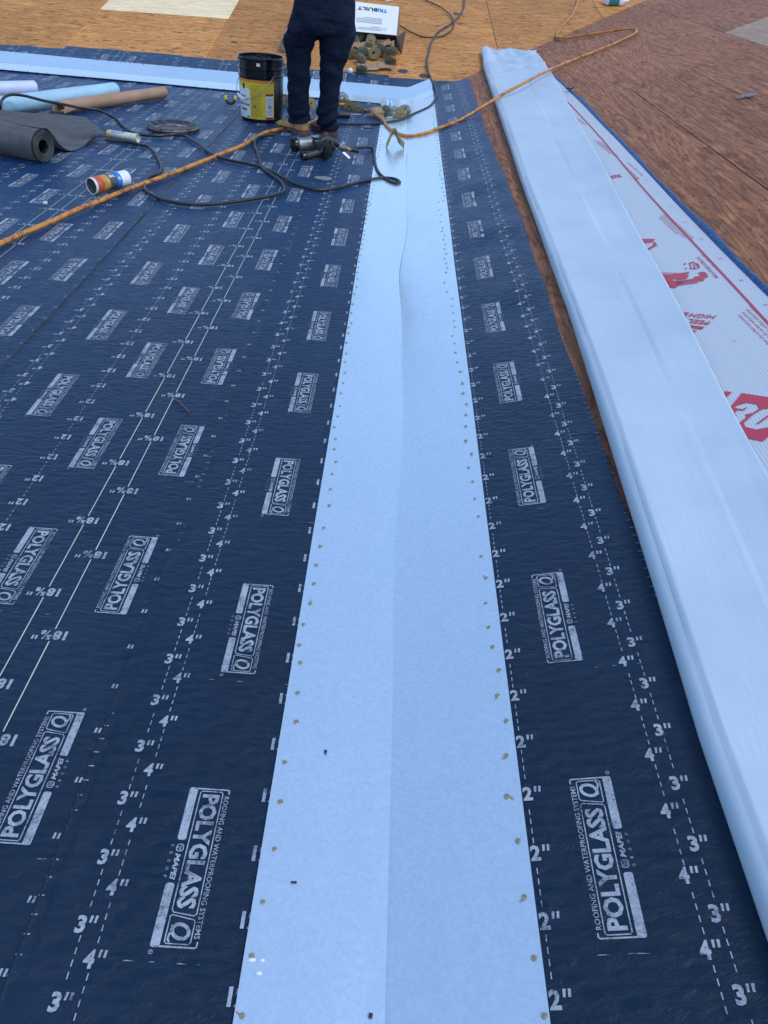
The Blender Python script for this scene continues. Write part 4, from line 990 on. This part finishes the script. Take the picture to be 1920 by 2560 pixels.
def put(me, name, label, cat, P, tilt, az, spin, grp, lift=0.0, sc=1.0):
    m = Matrix.Translation(Vector(P)+Vector((0, 0, lift))) @ Matrix.Rotation(az, 4, 'Z') @ Matrix.Rotation(tilt, 4, 'X') @ Matrix.Rotation(spin, 4, 'Z') @ Matrix.Scale(sc, 4)
    o = bpy.data.objects.new(name, me); COL.objects.link(o); o.matrix_world = m; return tag(o, label, cat, grp)
z2 = lambda x, y: (840+x*220/1659, y*200/1508)
GP = 'nail coils spilled in front of the carton'
pile = [  # zoom px, mesh, tilt, azimuth, lift, label
 ((430, 800), 2, 75, 10, .05, 'dark nail coil standing at the back left, in the carton mouth'),
 ((355, 870), 1, 70, -20, .035, 'pale open nail coil standing beside the trouser leg'),
 ((645, 900), 2, 62, 15, .04, 'nail coil facing out in the middle of the carton mouth'),
 ((790, 960), 2, 80, 40, .035, 'nail coil propped behind the brass strip'),
 ((520, 1100), 2, 40, -15, .025, 'tilted nail coil on the paper, left of the pile centre'),
 ((715, 1110), 1, 62, 5, .03, 'nail coil showing its round hollow, at the pile centre'),
 ((860, 1060), 2, 70, -35, .03, 'nail coil leaning at the right of the pile centre'),
 ((1035, 1240), 2, 0, 0, .004, 'nail coil lying flat, rightmost of the pile'),
 ((1045, 1100), 0, 5, 20, .03, 'nail coil lying behind the rightmost flat coil'),
 ((1030, 1170), 2, 0, 60, .044, 'nail coil stacked on top of the rightmost flat coil'),
 ((485, 1385), 2, 8, 30, .006, 'flat nail coil nearest the boots, on the membrane edge'),
 ((440, 1190), 2, 50, 60, .012, 'crushed nail coil between the paper and the trouser leg'),
 ((620, 1010), 0, 30, 80, .03, 'nail coil half buried in the middle of the pile'),
 ((330, 1090), 0, 55, -50, .012, 'nail coil half hidden by the trouser leg'),
]
for (q, mi, ti, az, lf, lb) in pile:
    P = on(*z2(*q)); put(CM[mi], 'nail_coil', lb, 'nail coil', P, R(ti), R(az), random.uniform(0, 6), GP, lf, 1.17)
P = on(*z2(855, 960)); put(SM[1], 'nail_strip', 'curved brass nail strip arching over the pile of coils', 'nail strip', P, R(60), R(-38), 0, GP, .045, 1.0)
P = on(*z2(350, 1010)); put(SM[0], 'nail_strip', 'straight pale nail strip lying beside the trouser leg', 'nail strip', P, R(75), R(15), 0, GP, .02)
z3 = lambda x, y: (840+x*220/1659, 220+y*200/1508)
GQ = 'nail coils scattered along the crossing valley'
row = [((135, 270), 0, 80, 0, .03, 'nail coil standing right behind the right boot leg'), ((170, 400), 2, 75, 5, .03, 'nail coil under the orange hose beside the trouser leg'),
       ((410, 470), 2, 84, 10, .032, 'nail coil standing on edge between the hose and the brown rag'), ((280, 430), 0, 70, -10, .02, 'nail coil tangled with the orange hose'),
       ((960, 560), 2, 70, -15, .035, 'grey nail coil beside the small blue can'), ((1080, 580), 2, 80, 5, .04, 'largest grey nail coil right of the blue can'), ((1190, 590), 0, 75, 15, .03, 'brassy nail coil second from the right of the row'), ((1310, 540), 1, 65, -10, .025, 'open yellowish nail coil at the right end of the row')]
for (q, mi, ti, az, lf, lb) in row:
    P = on(*z3(*q)); put(CM[mi], 'nail_coil', lb, 'nail coil', P, R(ti), R(az), random.uniform(0, 6), GQ, lf)
z1 = lambda x, y: (560+x*300/1659, 140+y*280/1548)
P = on(*z1(845, 690)); put(CM[0], 'nail_coil', 'brassy nail coil between the bucket and the left trouser leg', 'nail coil', P, R(82), 0, 1, GQ, .03)
P = on(*z1(1185, 720)); put(CM[0], 'nail_coil', 'brassy nail coil seen between the two trouser legs', 'nail coil', P, R(70), R(20), 2, GQ, .02)
P = on(*z3(1110, 1190)); put(vstrip(9), 'nail_strip', 'brass nail strip bent like an arch alone on the long metal strip', 'nail strip', P+np.array([0, .03, 0]), R(36), R(8), 0, None, .03, 1.05)

# ------------------------------------------------------------------ the white carton, kraft paper, bits behind it
yf = on(975, 122)[1]; fr = [onY(887, 79, yf), onY(991, 89, yf)]; bk = [onY(889, 5, yf+.30), onY(998, 18, yf+.30)]
FL_, FR_, BL_, BR_ = fr[0], fr[1], bk[0], bk[1]
gl = lambda p: float(surf(p[0], p[1]))+.004
fl_, fr_, bl_, br_ = [np.array([p[0], p[1], gl(p)]) for p in (FL_, FR_, BL_, BR_)]
CX = thing('carton', 'white carton tipped on its side with upside-down lettering, spilling nail coils', 'carton', (fl_+fr_)/2); CI = CX.matrix_world.inverted()
def wall(a, b_, c, d, name, mat, th=.004, par=None):
    a, b_, c, d = map(np.array, (a, b_, c, d)); n = np.cross(b_-a, d-a); n = n/np.linalg.norm(n)*th; q = MB(); q.hexa([a, b_, c, d, a+n, b_+n, c+n, d+n])
    o = q.build(name, mat, par or CX, False)
    if par is None: o.matrix_parent_inverse = CI
    return o
top = wall(FL_, FR_, BR_, BL_, 'printed_side', WCRD); wall(fl_, fr_, br_, bl_, 'lower_side', CARDI); wall(bl_, br_, BR_, BL_, 'carton_bottom', CARD)
wall(fl_, bl_, BL_, FL_, 'end_side', CARD, -.004); wall(fr_, br_, BR_, FR_, 'end_side', CARD, .004)
hA, hB, hC, hD = onY(994, 48, yf+.05), onY(1017, 74, yf-.10), onY(1005, 137, yf-.11), onY(987, 116, yf)
wall(FR_+np.array([.004, 0, -.01]), fr_+np.array([.004, 0, .0]), on(1004, 137, .01), onY(1016, 75, yf-.13), 'open_flap', CARD, .003)
wall(fl_+np.array([.004, 0, .002]), fr_+np.array([-.004, 0, .002]), on(978, 132, .006), on(884, 128, .006), 'lower_flap', CARDI, .003)
ex = (FR_-FL_); wd = np.linalg.norm(ex); ex = ex/wd; ey = (BL_-FL_); dp_ = np.linalg.norm(ey); ey = ey/dp_; nn = np.cross(ex, ey); nn /= np.linalg.norm(nn)
def ctext(L, mat, name):
    """carton print: (0..1 across from the right end, 0..1 from the far edge towards us), i.e. upside down for us"""
    v = L.arr(); uu, ww = v[:, :1], 1-v[:, 1:]; P = (FR_*(1-uu)+FL_*uu)*(1-ww)+(BR_*(1-uu)+BL_*uu)*ww+nn*.0075 ; q = MB(); q.add(P, L.f); o = q.build(name, mat, CX, False); o.matrix_parent_inverse = CI; return o
Lk = FL(); Lk.text('BUILT', .50, .15, .45, .115, bold=.05); 
for i, (x0, x1) in enumerate(((.36, .80), (.36, .97), (.36, .97), (.36, .97))): Lk.rect(x0, .50+.055*i, x1, .511+.055*i, .3)
for i, (x0, x1) in enumerate(((.38, .64), (.36, .93), (.36, .97))): Lk.rect(x0, .80+.05*i, x1, .81+.05*i, .3)
Lk.stroke([(.24, .80), (.35, .80), (.295, .92)], .008, True); Lk.rect(.292, .82, .298, .87); 
def flipv(L): 
    L.v = [np.stack([v[:, 0], v[:, 1]], 1) for v in L.v]; return L
# the carton lies turned over, so its lettering has its tops towards us
def ctx(body, x0, y0, w, h, mat, name, **kw):
    v, f = text(body, **kw); e = v.max(0); L = FL(); L.add(np.stack([x0+v[:, 0]/e[0]*w, y0+v[:, 1]/e[1]*h], 1), f); ctext(L, mat, name)
Lk2 = FL(); 
Lk.v = Lk.v[1:]; keep = text('BUILT', .05)[1]; off0 = len(text('BUILT', .05)[0]); Lk.f = [tuple(i-off0 for i in q) for q in Lk.f[len(keep):]]
ctext(Lk, INKG, 'small_print'); ctx('BUILT', .49, .15, .46, .115, INK, 'carton_lettering', bold=.025); ctx('TRI', .265, .15, .21, .115, INKB, 'carton_lettering', bold=.025)
def paper(name, label, q, w, d, az, seed, lift=.012):
    P0_ = on(*z2(*q)); n = 12; P = np.zeros((n, n, 3))
    for i in range(n):
        for j in range(n):
            u, v_ = (i/(n-1)-.5), (j/(n-1)-.5); x, y = w*u, d*v_; rr_ = 1+.25*noise.noise(Vector((u*5, v_*5, seed+9)))
            x, y = x*rr_*math.cos(az)-y*rr_*math.sin(az), x*rr_*math.sin(az)+y*rr_*math.cos(az)
            P[i, j] = (P0_[0]+x, P0_[1]+y, float(surf(P0_[0]+x, P0_[1]+y))+lift+.035*abs(noise.noise(Vector((u*6, v_*6, seed))))+.02*noise.noise(Vector((u*13, v_*13, seed))))
    P[..., 2] = np.maximum(P[..., 2], surf(P[..., 0], P[..., 1])+.011)
    b = MB(); b.grid(P); o = b.build(name, KRAFT, None, False); m = o.modifiers.new('t', 'SOLIDIFY'); m.thickness = .001; return tag(o, label, 'paper', 'kraft paper around the spilled coils')
paper('kraft_paper', 'torn kraft paper strip curling at the front of the pile', (760, 1290), .30, .16, .35, 1)
paper('kraft_paper', 'crumpled kraft paper in the middle of the pile', (580, 1000), .26, .18, -.2, 2, .05)
paper('kraft_paper', 'kraft paper sheet standing in the carton mouth at right', (940, 960), .16, .12, .1, 3, .06)
def blob(name, label, cat, P, rad, mat, seed, flat=1.0, amp=.35, sc=(1, 1, 1)):
    b = MB(); b.sphere((0, 0, 0), 1, 18, 12); v = b.verts()
    v = np.array([q*(1+amp*noise.noise(Vector(q*1.7)+Vector((seed, 0, 0)))+.4*amp*noise.noise(Vector(q*4.1)+Vector((seed, 3, 0)))) for q in v])*np.array(sc)*rad; v[:, 2] = np.maximum(v[:, 2]*flat, -rad*.3)
    b.v = [v]; o = b.build(name, mat, None, True, 60); o.matrix_world = frame(np.array(P)+np.array([0, 0, rad*.3+.01]), normal_at(P[0], P[1])); return tag(o, label, cat)
P = on(*z2(270, 1385)); b = MB(); b.lathe([(0, 0), (.018, 0), (.023, .008), (.023, .018), (.017, .030), (.008, .036), (0, .037)], 24, False); o = b.build('white_cap', WHT); o.matrix_world = frame(P+np.array([0, 0, .009]), normal_at(P[0], P[1])) @ Matrix.Rotation(R(25), 4, 'X'); tag(o, 'small round white cap on the membrane edge below the carton', 'cap')
# roll standing behind the left trouser leg
T, L = roll('wrapped_roll', 'blue and grey wrapped roll on the orange plywood behind the left trouser leg', 'roll', (720, 134), (757, 48), .060, BLUR, .35, False, STONE)
P = on(930, -2); b = MB(); b.grid(np.array([[(-.28+.56*i/9, -.10+.2*j/7, .02+.05*math.sin(math.pi*i/9)*math.sin(math.pi*j/7)+.012*math.sin(i*2.1+j*1.7)) for i in range(10)] for j in range(8)])); o = b.build('plastic_bag', LILA, None, True, 60); o.matrix_world = frame(P+np.array([-.05, .10, .01]), normal_at(P[0], P[1]), -.1); m_ = o.modifiers.new('t', 'SOLIDIFY'); m_.thickness = .002; tag(o, 'pale blue plastic bag behind the carton', 'bag')
# tar blots on the orange plywood
def blot(q, w, d, seed):
    P0_ = on(*q); n = 28; pts = []
    for i in range(n):
        t = 2*math.pi*i/n; k = 1+.35*noise.noise(Vector((1.5*math.cos(t), 1.5*math.sin(t), seed)))+.15*noise.noise(Vector((5*math.cos(t), 5*math.sin(t), seed)))
        x, y = P0_[0]+w*k*math.cos(t), P0_[1]+d*k*math.sin(t); pts.append((x, y, float(planes(x, y)[2])+.0012))
    b = MB(); b.add(pts, [tuple(range(n))]); o = b.build('tar_stain', STONE_D, sC, False); o['label'] = 'dark tar blot'
STONE_D = simple('dried_tar', (0.035, 0.035, 0.042), 0.6, 0, 0.2)
blot((1008, 178), .045, .05, 1); blot((1062, 190), .05, .05, 2); blot((585, 105), .03, .02, 3); blot((1140, 35), .03, .04, 4)

# ------------------------------------------------------------------ small scattered things
P = on(*z3(955, 420)); SCN = thing('small_can', 'small blue and white can lying among the nail coils', 'can', frame(P+np.array([0, .02, .04]), (0, .3, 1), R(70)))
b = xlathe([(0, -.05), (.028, -.05), (.03, -.046), (.03, .046), (.026, .05), (0, .05)], 28); b.build('can_body', WHT, SCN); b = xlathe([(.0306, -.03), (.0306, .025)], 28); b.build('can_label', CYAN, SCN)
blob('brown_rag', 'crumpled brown rag on the orange hose by the valley corner', 'rag', on(*z3(740, 560)), .055, KRAFT, 3.3, .8, .5, (1.3, .8, .9))
P = on(*z3(120, 590)); T = thing('tool_handle', 'black tube with a brown end lying behind the right boot', 'tool', frame(P+np.array([0, 0, .028]), normal_at(P[0], P[1]), R(12)))
b = xlathe([(0, -.04), (.016, -.04), (.02, -.036), (.02, .05), (.016, .056), (0, .056)], 18); b.build('handle_sleeve', BLKM, T); b = xlathe([(0, -.052), (.014, -.05), (.016, -.04)], 18); b.build('brown_end', BRS, T)
for q, lb, az in (((340, 530), 'loose silver nails between the boots and the brown rag', .2),):
    P = on(*z3(*q)); b = MB()
    for i in range(4): b.tube([(-.035+.01*i, .006*i, .003), (.035+.01*i, .006*i-.01, .003)], .0016, 5)
    b.sphere((.04, -.012, .004), .005, 8, 6); o = b.build('loose_nails', WIRE); o.matrix_world = frame(P+np.array([0, 0, .009]), normal_at(P[0], P[1]), az); tag(o, lb, 'nails')
def flake(name, label, cat, q, pts, mat, lift=.0, th=.003, curl=.008):
    P0_ = on(*q, lift); n = len(pts); b = MB()
    v = [(x, y, .002+curl*abs(math.sin(x*40+y*25))) for x, y in pts]
    b.add(v+[(x, y, z+th) for x, y, z in v], [tuple(range(n-1, -1, -1)), tuple(n+i for i in range(n))]+[(i, (i+1) % n, n+(i+1) % n, n+i) for i in range(n)])
    o = b.build(name, mat, None, False); o.matrix_world = frame(P0_+np.array([0, 0, .0105 if lift < .01 else 0.002]), normal_at(P0_[0], P0_[1])); return tag(o, label, cat)
flake('membrane_scrap', 'thin black scrap on the membrane left of the long metal strip', 'scrap', z3(570, 808), [(-.055, .008), (-.01, .014), (.05, -.006), (.06, -.014), (.0, -.004)], BLKM)
flake('paper_scrap', 'small white scrap below the row of nail coils', 'scrap', z3(1000, 605), [(-.02, 0), (.02, .006), (.026, -.002), (-.01, -.012)], WHT)
flake('slate_disc', 'grey oval flat disc beside the black hose loop', 'disc', (808, 454), [(.047*math.cos(t)*(1+.06*math.sin(3*t)), .034*math.sin(t)) for t in np.linspace(0, 6.0, 20)], STONE, 0, .006, 0.001)
flake('blue_flake', 'dark blue flake on the brown plywood at right', 'scrap', (1160+1550*.458, 535*.458), [(-.06, .01), (0, .035), (.06, .02), (.03, -.02), (-.04, -.02)], STONE, 0, .002, .001)
flake('black_scrap', 'ragged black scrap at the far end of the printed face', 'scrap', (1160+580*.458, 495*.458), [(-.03, 0), (-.005, .03), (.01, .005), (.03, -.004), (.0, -.02)], BLKM, .01, .008, .01)
flake('paper_scrap', 'tiny white crumb on the membrane below the sealant can', 'scrap', (300*.386, 1340*.386), [(-.008, -.006), (.008, -.004), (.007, .008), (-.006, .007)], WHT, 0, .01, .003)
flake('black_scrap', 'black rectangular crumb low on the long metal strip', 'scrap', (735, 2209), [(-.0042, -.0014), (.0042, -.0012), (.0042, .0014), (-.0042, .0010)], INK, .012, .001, .0)
flake('black_scrap', 'small round black crumb on the long metal strip, above the rectangular one', 'scrap', (815, 1891), [(.0026*math.cos(t), .0032*math.sin(t)) for t in np.linspace(0, 5.6, 9)], INK, .004, .002, 0)
flake('black_scrap', 'black crumb at the near end of the long metal strip', 'scrap', (927, 2549), [(-.003, -.002), (.002, -.003), (.003, .002), (-.002, .003)], INK, .004, .002, 0)
flake('black_scrap', 'dark crumb on the seam of the valley sheet at left', 'scrap', (229, 1888), [(-.004, -.002), (.005, -.001), (.003, .003), (-.003, .002)], INK, 0, .002, 0)
def twig(label, pts, r, mat):
    Q = catmull([on(a, c, .012) for a, c in pts], .01); b = MB(); b.tube(Q, r, 6); tag(b.build('twig', mat), label, 'twig')
k5 = 700/1659
twig('thin dry twig on the membrane beside the double printed lines', [(1030*k5, 600+940*k5), (1070*k5, 600+965*k5), (1095*k5, 600+990*k5), (1122*k5, 600+1020*k5)], .0018, TWIG)
twig('thin dry twig on the left half of the long metal strip', [(700+417*k5, 500+1484*k5), (700+440*k5, 500+1472*k5), (700+468*k5, 500+1468*k5)], .0012, TWIG)
twig('red plastic sliver near the crease of the long metal strip', [(952, 2049), (950, 2046), (955, 2044)], .0009, ORGR)
twig('dark sliver on the long metal strip near its crease', [(925, 1665), (928, 1670), (932, 1674)], .0010, TWIG)
P = on(*z1(95, 690)); T = thing('clamp', 'small clamp with yellow tips and black body left of the bucket', 'clamp', frame(P+np.array([0, 0, .010]), normal_at(P[0], P[1]), .15))
b = MB(); b.tube(catmull([(-.03, 0, .03), (-.02, -.004, .012), (0, -.006, .008), (.02, -.004, .012), (.03, 0, .032)], .006), .010, 10); b.build('clamp_body', BLKM, T)
for s in (-1, 1):
    b = MB(); b.tube([(s*.032, 0, .028), (s*.036, .004, .045), (s*.030, .010, .056)], [.011, .012, .008], 10); b.build('yellow_tip', YEL, T)
# bottle lying at the top right
P = on(1535, 16); T = thing('bottle', 'white bottle with a teal label lying on the plywood at the top edge', 'bottle', frame(P+np.array([0, .05, .012]), normal_at(P[0], P[1]), R(12)))
def rbox(x0, x1, hw, h, k=.8): 
    rings = []
    for x, s in ((x0, k), (x0+.012, 1), (x1-.012, 1), (x1, k)):
        rings.append(np.array([(x, hw*s*math.copysign(abs(math.cos(t))**.5, math.cos(t)), h/2+h/2*s*math.copysign(abs(math.sin(t))**.5, math.sin(t))) for t in np.linspace(0, 2*math.pi, 24, endpoint=False)]))
    b = MB(); b.loft(rings); return b
rbox(-.10, .10, .06, .075).build('bottle_body', WHT, T, True, 50); rbox(-.085, .04, .0612, .0762, 1).build('bottle_label', TEAL, T, True, 50)
b = xlathe([(.03, .10), (.022, .13), (.018, .135), (.018, .17), (0, .17)], 18); o = b.build('bottle_neck', WHT, T); o.location = (0, 0, .0375)

# ------------------------------------------------------------------ the person: trousers and boots in view
b1h, b1t, b2h, b2t = on(766, 341), on(703, 324), on(833, 343), on(787, 322)
fc = (b1h+b1t+b2h+b2t)/4
PE = thing('person', 'person in dark navy work trousers and tan leather boots standing by the bucket', 'person', frame((fc[0], fc[1], fc[2]+.008)))
PI = PE.matrix_world.inverted()
def pch(b, name, mat, ang=80, par=None):
    o = b.build(name, mat, par or PE, True, ang)
    if par is None: o.matrix_parent_inverse = PI
    return o
def ring3(px, py, w, y, dep=.9, n=20, tilt=0.0):
    c = onY(px, py, y); rx = w*scale_at(c)/2*.985; return np.array([(c[0]+rx*math.cos(t), c[1]+rx*dep*math.sin(t), c[2]+tilt*math.sin(t)) for t in np.linspace(0, 2*math.pi, n, endpoint=False)]), c, rx
y1, y2 = b1h[1]+.030, b2h[1]+.020
leg1 = [(748, 306, 50), (748, 296, 53), (748, 280, 56), (747, 262, 54), (747, 240, 54), (747, 212, 57), (748, 190, 57), (748, 172, 59), (746, 150, 62), (746, 133, 66), (748, 110, 78), (754, 88, 92), (764, 66, 96), (775, 45, 92)]
leg2 = [(822, 326, 47), (821, 314, 51), (819, 296, 54), (818, 280, 57), (819, 264, 54), (824, 236, 51), (826, 212, 54), (831, 172, 63), (834, 150, 70), (837, 133, 77), (840, 110, 86), (842, 88, 93), (841, 66, 98), (838, 45, 98)]
hip = [(806, 84, 158), (806, 70, 168), (806, 52, 169), (808, 30, 164), (811, 0, 156), (812, -30, 150), (813, -60, 146)]
tr = MB()
rg = [ring3(*q, y1) for q in leg1]; tr.loft([r[0] for r in rg]); K1 = [r[1] for r in rg]
rg = [ring3(*q, y2) for q in leg2]; tr.loft([r[0] for r in rg]); K2 = [r[1] for r in rg]
yh = (y1+y2)/2
rg = [ring3(*q, yh, .72) for q in hip]; tr.loft([r[0] for r in rg]); KH = [r[1] for r in rg]
tr = remesh(tr, .009, 5)
v = tr.verts(); c_all = v.mean(0)
zmin, zmax = v[:, 2].min(), v[:, 2].max()
dv = np.zeros(len(v))
ctr1 = np.array(K1); ctr2 = np.array(K2); ctrh = np.array(KH)
axis = np.vstack([ctr1, ctr2, ctrh])
for i, q in enumerate(v):
    dd = np.linalg.norm((axis-q)*np.array([1, 1, 1.5]), axis=1); a = axis[dd.argmin()]
    h = (q[2]-zmin)/(zmax-zmin); ang = math.atan2(q[1]-a[1], q[0]-a[0])
    low = math.exp(-(h/.16)**2); knee = math.exp(-((h-.42)/.12)**2); cr = math.exp(-((h-.66)/.12)**2)
    d = .0045*noise.noise(Vector((q[0]*9, q[1]*9, q[2]*6)))+low*.010*math.sin(q[2]*95+2*math.sin(ang*1.0+q[0]*4))+knee*.006*math.sin(q[2]*55+ang*1.5)+cr*.006*math.sin(q[2]*40-abs(q[0]-c_all[0])*45)
    o_ = np.array([q[0]-a[0], q[1]-a[1], 0]); o_ /= np.linalg.norm(o_)+1e-6; v[i] = q+o_*d*1.15
tr.v = [v]; TRO = pch(tr, 'trousers', FAB)
# cargo pocket and back pocket
def patch(corners, y_off, name, par, rows=8, cols=8, bulge=.012):
    a, b_, c, d = [np.array(q) for q in corners]; P = np.zeros((rows, cols, 3))
    for i in range(rows):
        for j in range(cols):
            u, w = j/(cols-1), i/(rows-1); p = (a*(1-u)+b_*u)*(1-w)+(d*(1-u)+c*u)*w; p = p+np.array([0, -bulge*math.sin(math.pi*min(1, max(0, u)))*1.0+y_off, 0]); P[i, j] = p
    q = MB(); q.grid(P); o = pch(q, name, FAB, 80, None); m = o.modifiers.new('t', 'SOLIDIFY'); m.thickness = .006; return o
r1 = 58*scale_at(K1[9])/2
patch([onY(721, 66, y1-.07), onY(758, 76, y1-.125), onY(756, 118, y1-.09), onY(718, 112, y1-.045)], .0, 'cargo_pocket', TRO)
patch([onY(721, 61, y1-.080), onY(760, 74, y1-.135), onY(742, 86, y1-.125), onY(720, 76, y1-.080)], .0, 'pocket_flap', TRO, bulge=.006)
# boots
def boot(heel, toe, cuff, nm):
    d = np.array(toe)-np.array(heel); az = math.atan2(d[1], d[0]); Lb = .255; hz = .009
    m = frame((heel[0], heel[1], heel[2]+hz), normal_at(heel[0], heel[1]), az)
    def foot(x): return np.interp(x, [0, .03, .08, .13, .18, .22, .245, .255], [.026, .036, .034, .037, .046, .044, .030, .012])
    def hgt(x): return np.interp(x, [0, .03, .08, .12, .16, .20, .235, .255], [.085, .10, .105, .090, .070, .060, .050, .028])
    up_ = MB(); rings = []
    for x in np.linspace(0.0, Lb, 18):
        w, h = foot(x), hgt(x); rings.append(np.array([(x, w*math.copysign(abs(math.cos(t))**.75, math.cos(t)), .026+max(0, (h-.026))*max(0, math.sin(t))**.8-.004*(math.sin(t) < 0)) for t in np.linspace(0, 2*math.pi, 22, endpoint=False)]))
    up_.loft(rings)
    up_.loft([np.array([(.062+.050*math.cos(t)+.012*(z > .1), .042*math.sin(t), z) for t in np.linspace(0, 2*math.pi, 20, endpoint=False)]) for z in (.05, .08, .11, .14, .17)])
    up_ = remesh(up_, .006, 4)
    bt = thing('boot', None, None, m); bt.parent = PE; bt.matrix_parent_inverse = PI; bt.matrix_world = m
    for k in ('label', 'category'):
        if k in bt: del bt[k]
    up_.build('boot_upper', LEA, bt, True, 80)
    s = MB(); top_, bot = [], []
    pr = [(x, foot(x)+.006) for x in np.linspace(-.006, Lb+.006, 16)]
    out = [(x, w) for x, w in pr]+[(x, -w) for x, w in reversed(pr)]; n = len(out)
    lay = []
    for z, g in ((.0, -.002), (.004, 0), (.024, 0), (.028, -.003)): lay.append(np.array([(x, y+math.copysign(g, y), z+(0.010 if (.085 < x < .13 and z < .01) else 0)+.010*max(0, (x-.2)/.055)**2*(1 if z < .02 else .6)) for x, y in out]))
    s.loft(lay); s.build('boot_sole', SOLE, bt, True, 30)
    lc = MB()
    for i in range(4): lc.tube([(.125+.014*i, -.022, .097-.008*i), (.132+.014*i, 0, .103-.009*i), (.125+.014*i, .022, .097-.008*i)], .0025, 6)
    lc.build('boot_laces', INKG, bt)
boot(b1h, b1t, None, 'l'); boot(b2h, b2t, None, 'r')
# body inside the clothes and above the frame
waist = KH[-1]; lean = np.array([-.10, .22, 0]); ch = waist+np.array([0, 0, .26])+lean*.6; ne = waist+np.array([0, 0, .46])+lean*1.2; he = ne+np.array([-.04, .07, .14])
def ell(c, rx, ry, n=20): return np.array([(c[0]+rx*math.cos(t), c[1]+ry*math.sin(t), c[2]) for t in np.linspace(0, 2*math.pi, n, endpoint=False)])
bd = MB(); bd.loft([ell(KH[1], .13, .09), ell(waist, .13, .09), ell((waist+ch)/2, .14, .09), ell(ch, .16, .10), ell(ne-np.array([0, 0, .05]), .13, .08), ell(ne, .055, .055), ell(ne+np.array([-.02, .03, .07]), .05, .052)])
b_ = MB(); b_.sphere(he, .1, 16, 12, (1, 1, 1)); vv = b_.verts(); vv = (vv-he)*np.array([.78, .95, 1.15])+he; bd.add(vv, b_.f)
bd.sphere(he+np.array([-.045, .085, -.01]), .018, 8, 6); bd.sphere(he+np.array([.078, 0, -.005]), .018, 8, 6); bd.sphere(he+np.array([-.078, 0, -.005]), .018, 8, 6)
for K in (K1, K2): bd.tube([K[0]-np.array([0, 0, .06]), K[4], K[9], K[12], KH[2]], [.035, .045, .055, .07, .08], 12)
hands = []
for s in (-1, 1):
    sh = ne+np.array([s*.17, 0, -.06]); el = sh+np.array([s*.06, .06, -.25]); wrs = el+np.array([-s*.05, .20, -.08]); hn = wrs+np.array([-s*.02, .08, -.03])
    bd.tube(catmull([sh, (sh+el)/2, el, (el+wrs)/2, wrs, hn], .03), np.linspace(.055, .026, len(catmull([sh, (sh+el)/2, el, (el+wrs)/2, wrs, hn], .03))), 12); hands.append((sh, el, wrs, hn, s))
    for k in range(4): bd.tube([hn+np.array([(k-1.5)*.019, 0, 0]), hn+np.array([(k-1.5)*.021, .04, -.012]), hn+np.array([(k-1.5)*.02, .065-.006*abs(k-1.5), -.035])], [.0095, .009, .0075], 8)
    bd.tube([wrs+np.array([-s*.015, .02, 0]), hn+np.array([-s*.05, .0, -.01]), hn+np.array([-s*.055, .03, -.02])], [.012, .010, .008], 8)
bd = remesh(bd, .007, 2); pch(bd, 'body', SKIN)
sh_ = MB(); sh_.loft([ell(KH[4]+np.array([0, 0, -.0]), .145, .105), ell(waist, .150, .108), ell((waist+ch)/2, .158, .108), ell(ch, .178, .118), ell(ne-np.array([0, 0, .05]), .15, .095), ell(ne+np.array([0, 0, .005]), .072, .07)])
for sh, el, wrs, hn, s in hands: sh_.tube([sh, (sh+el)/2, el], [.075, .068, .062], 12)
pch(remesh(sh_, .011, 4), 'shirt', SHI)
hr = MB(); hr.sphere(he+np.array([.006, -.018, .022]), .108, 16, 12, (1, 1, 1)); vv = hr.verts(); hc = he+np.array([.006, -.018, .022]); hr.v = [(vv-hc)*np.array([.80, .93, 1.05])+hc]; pch(hr, 'hair', HAIR)
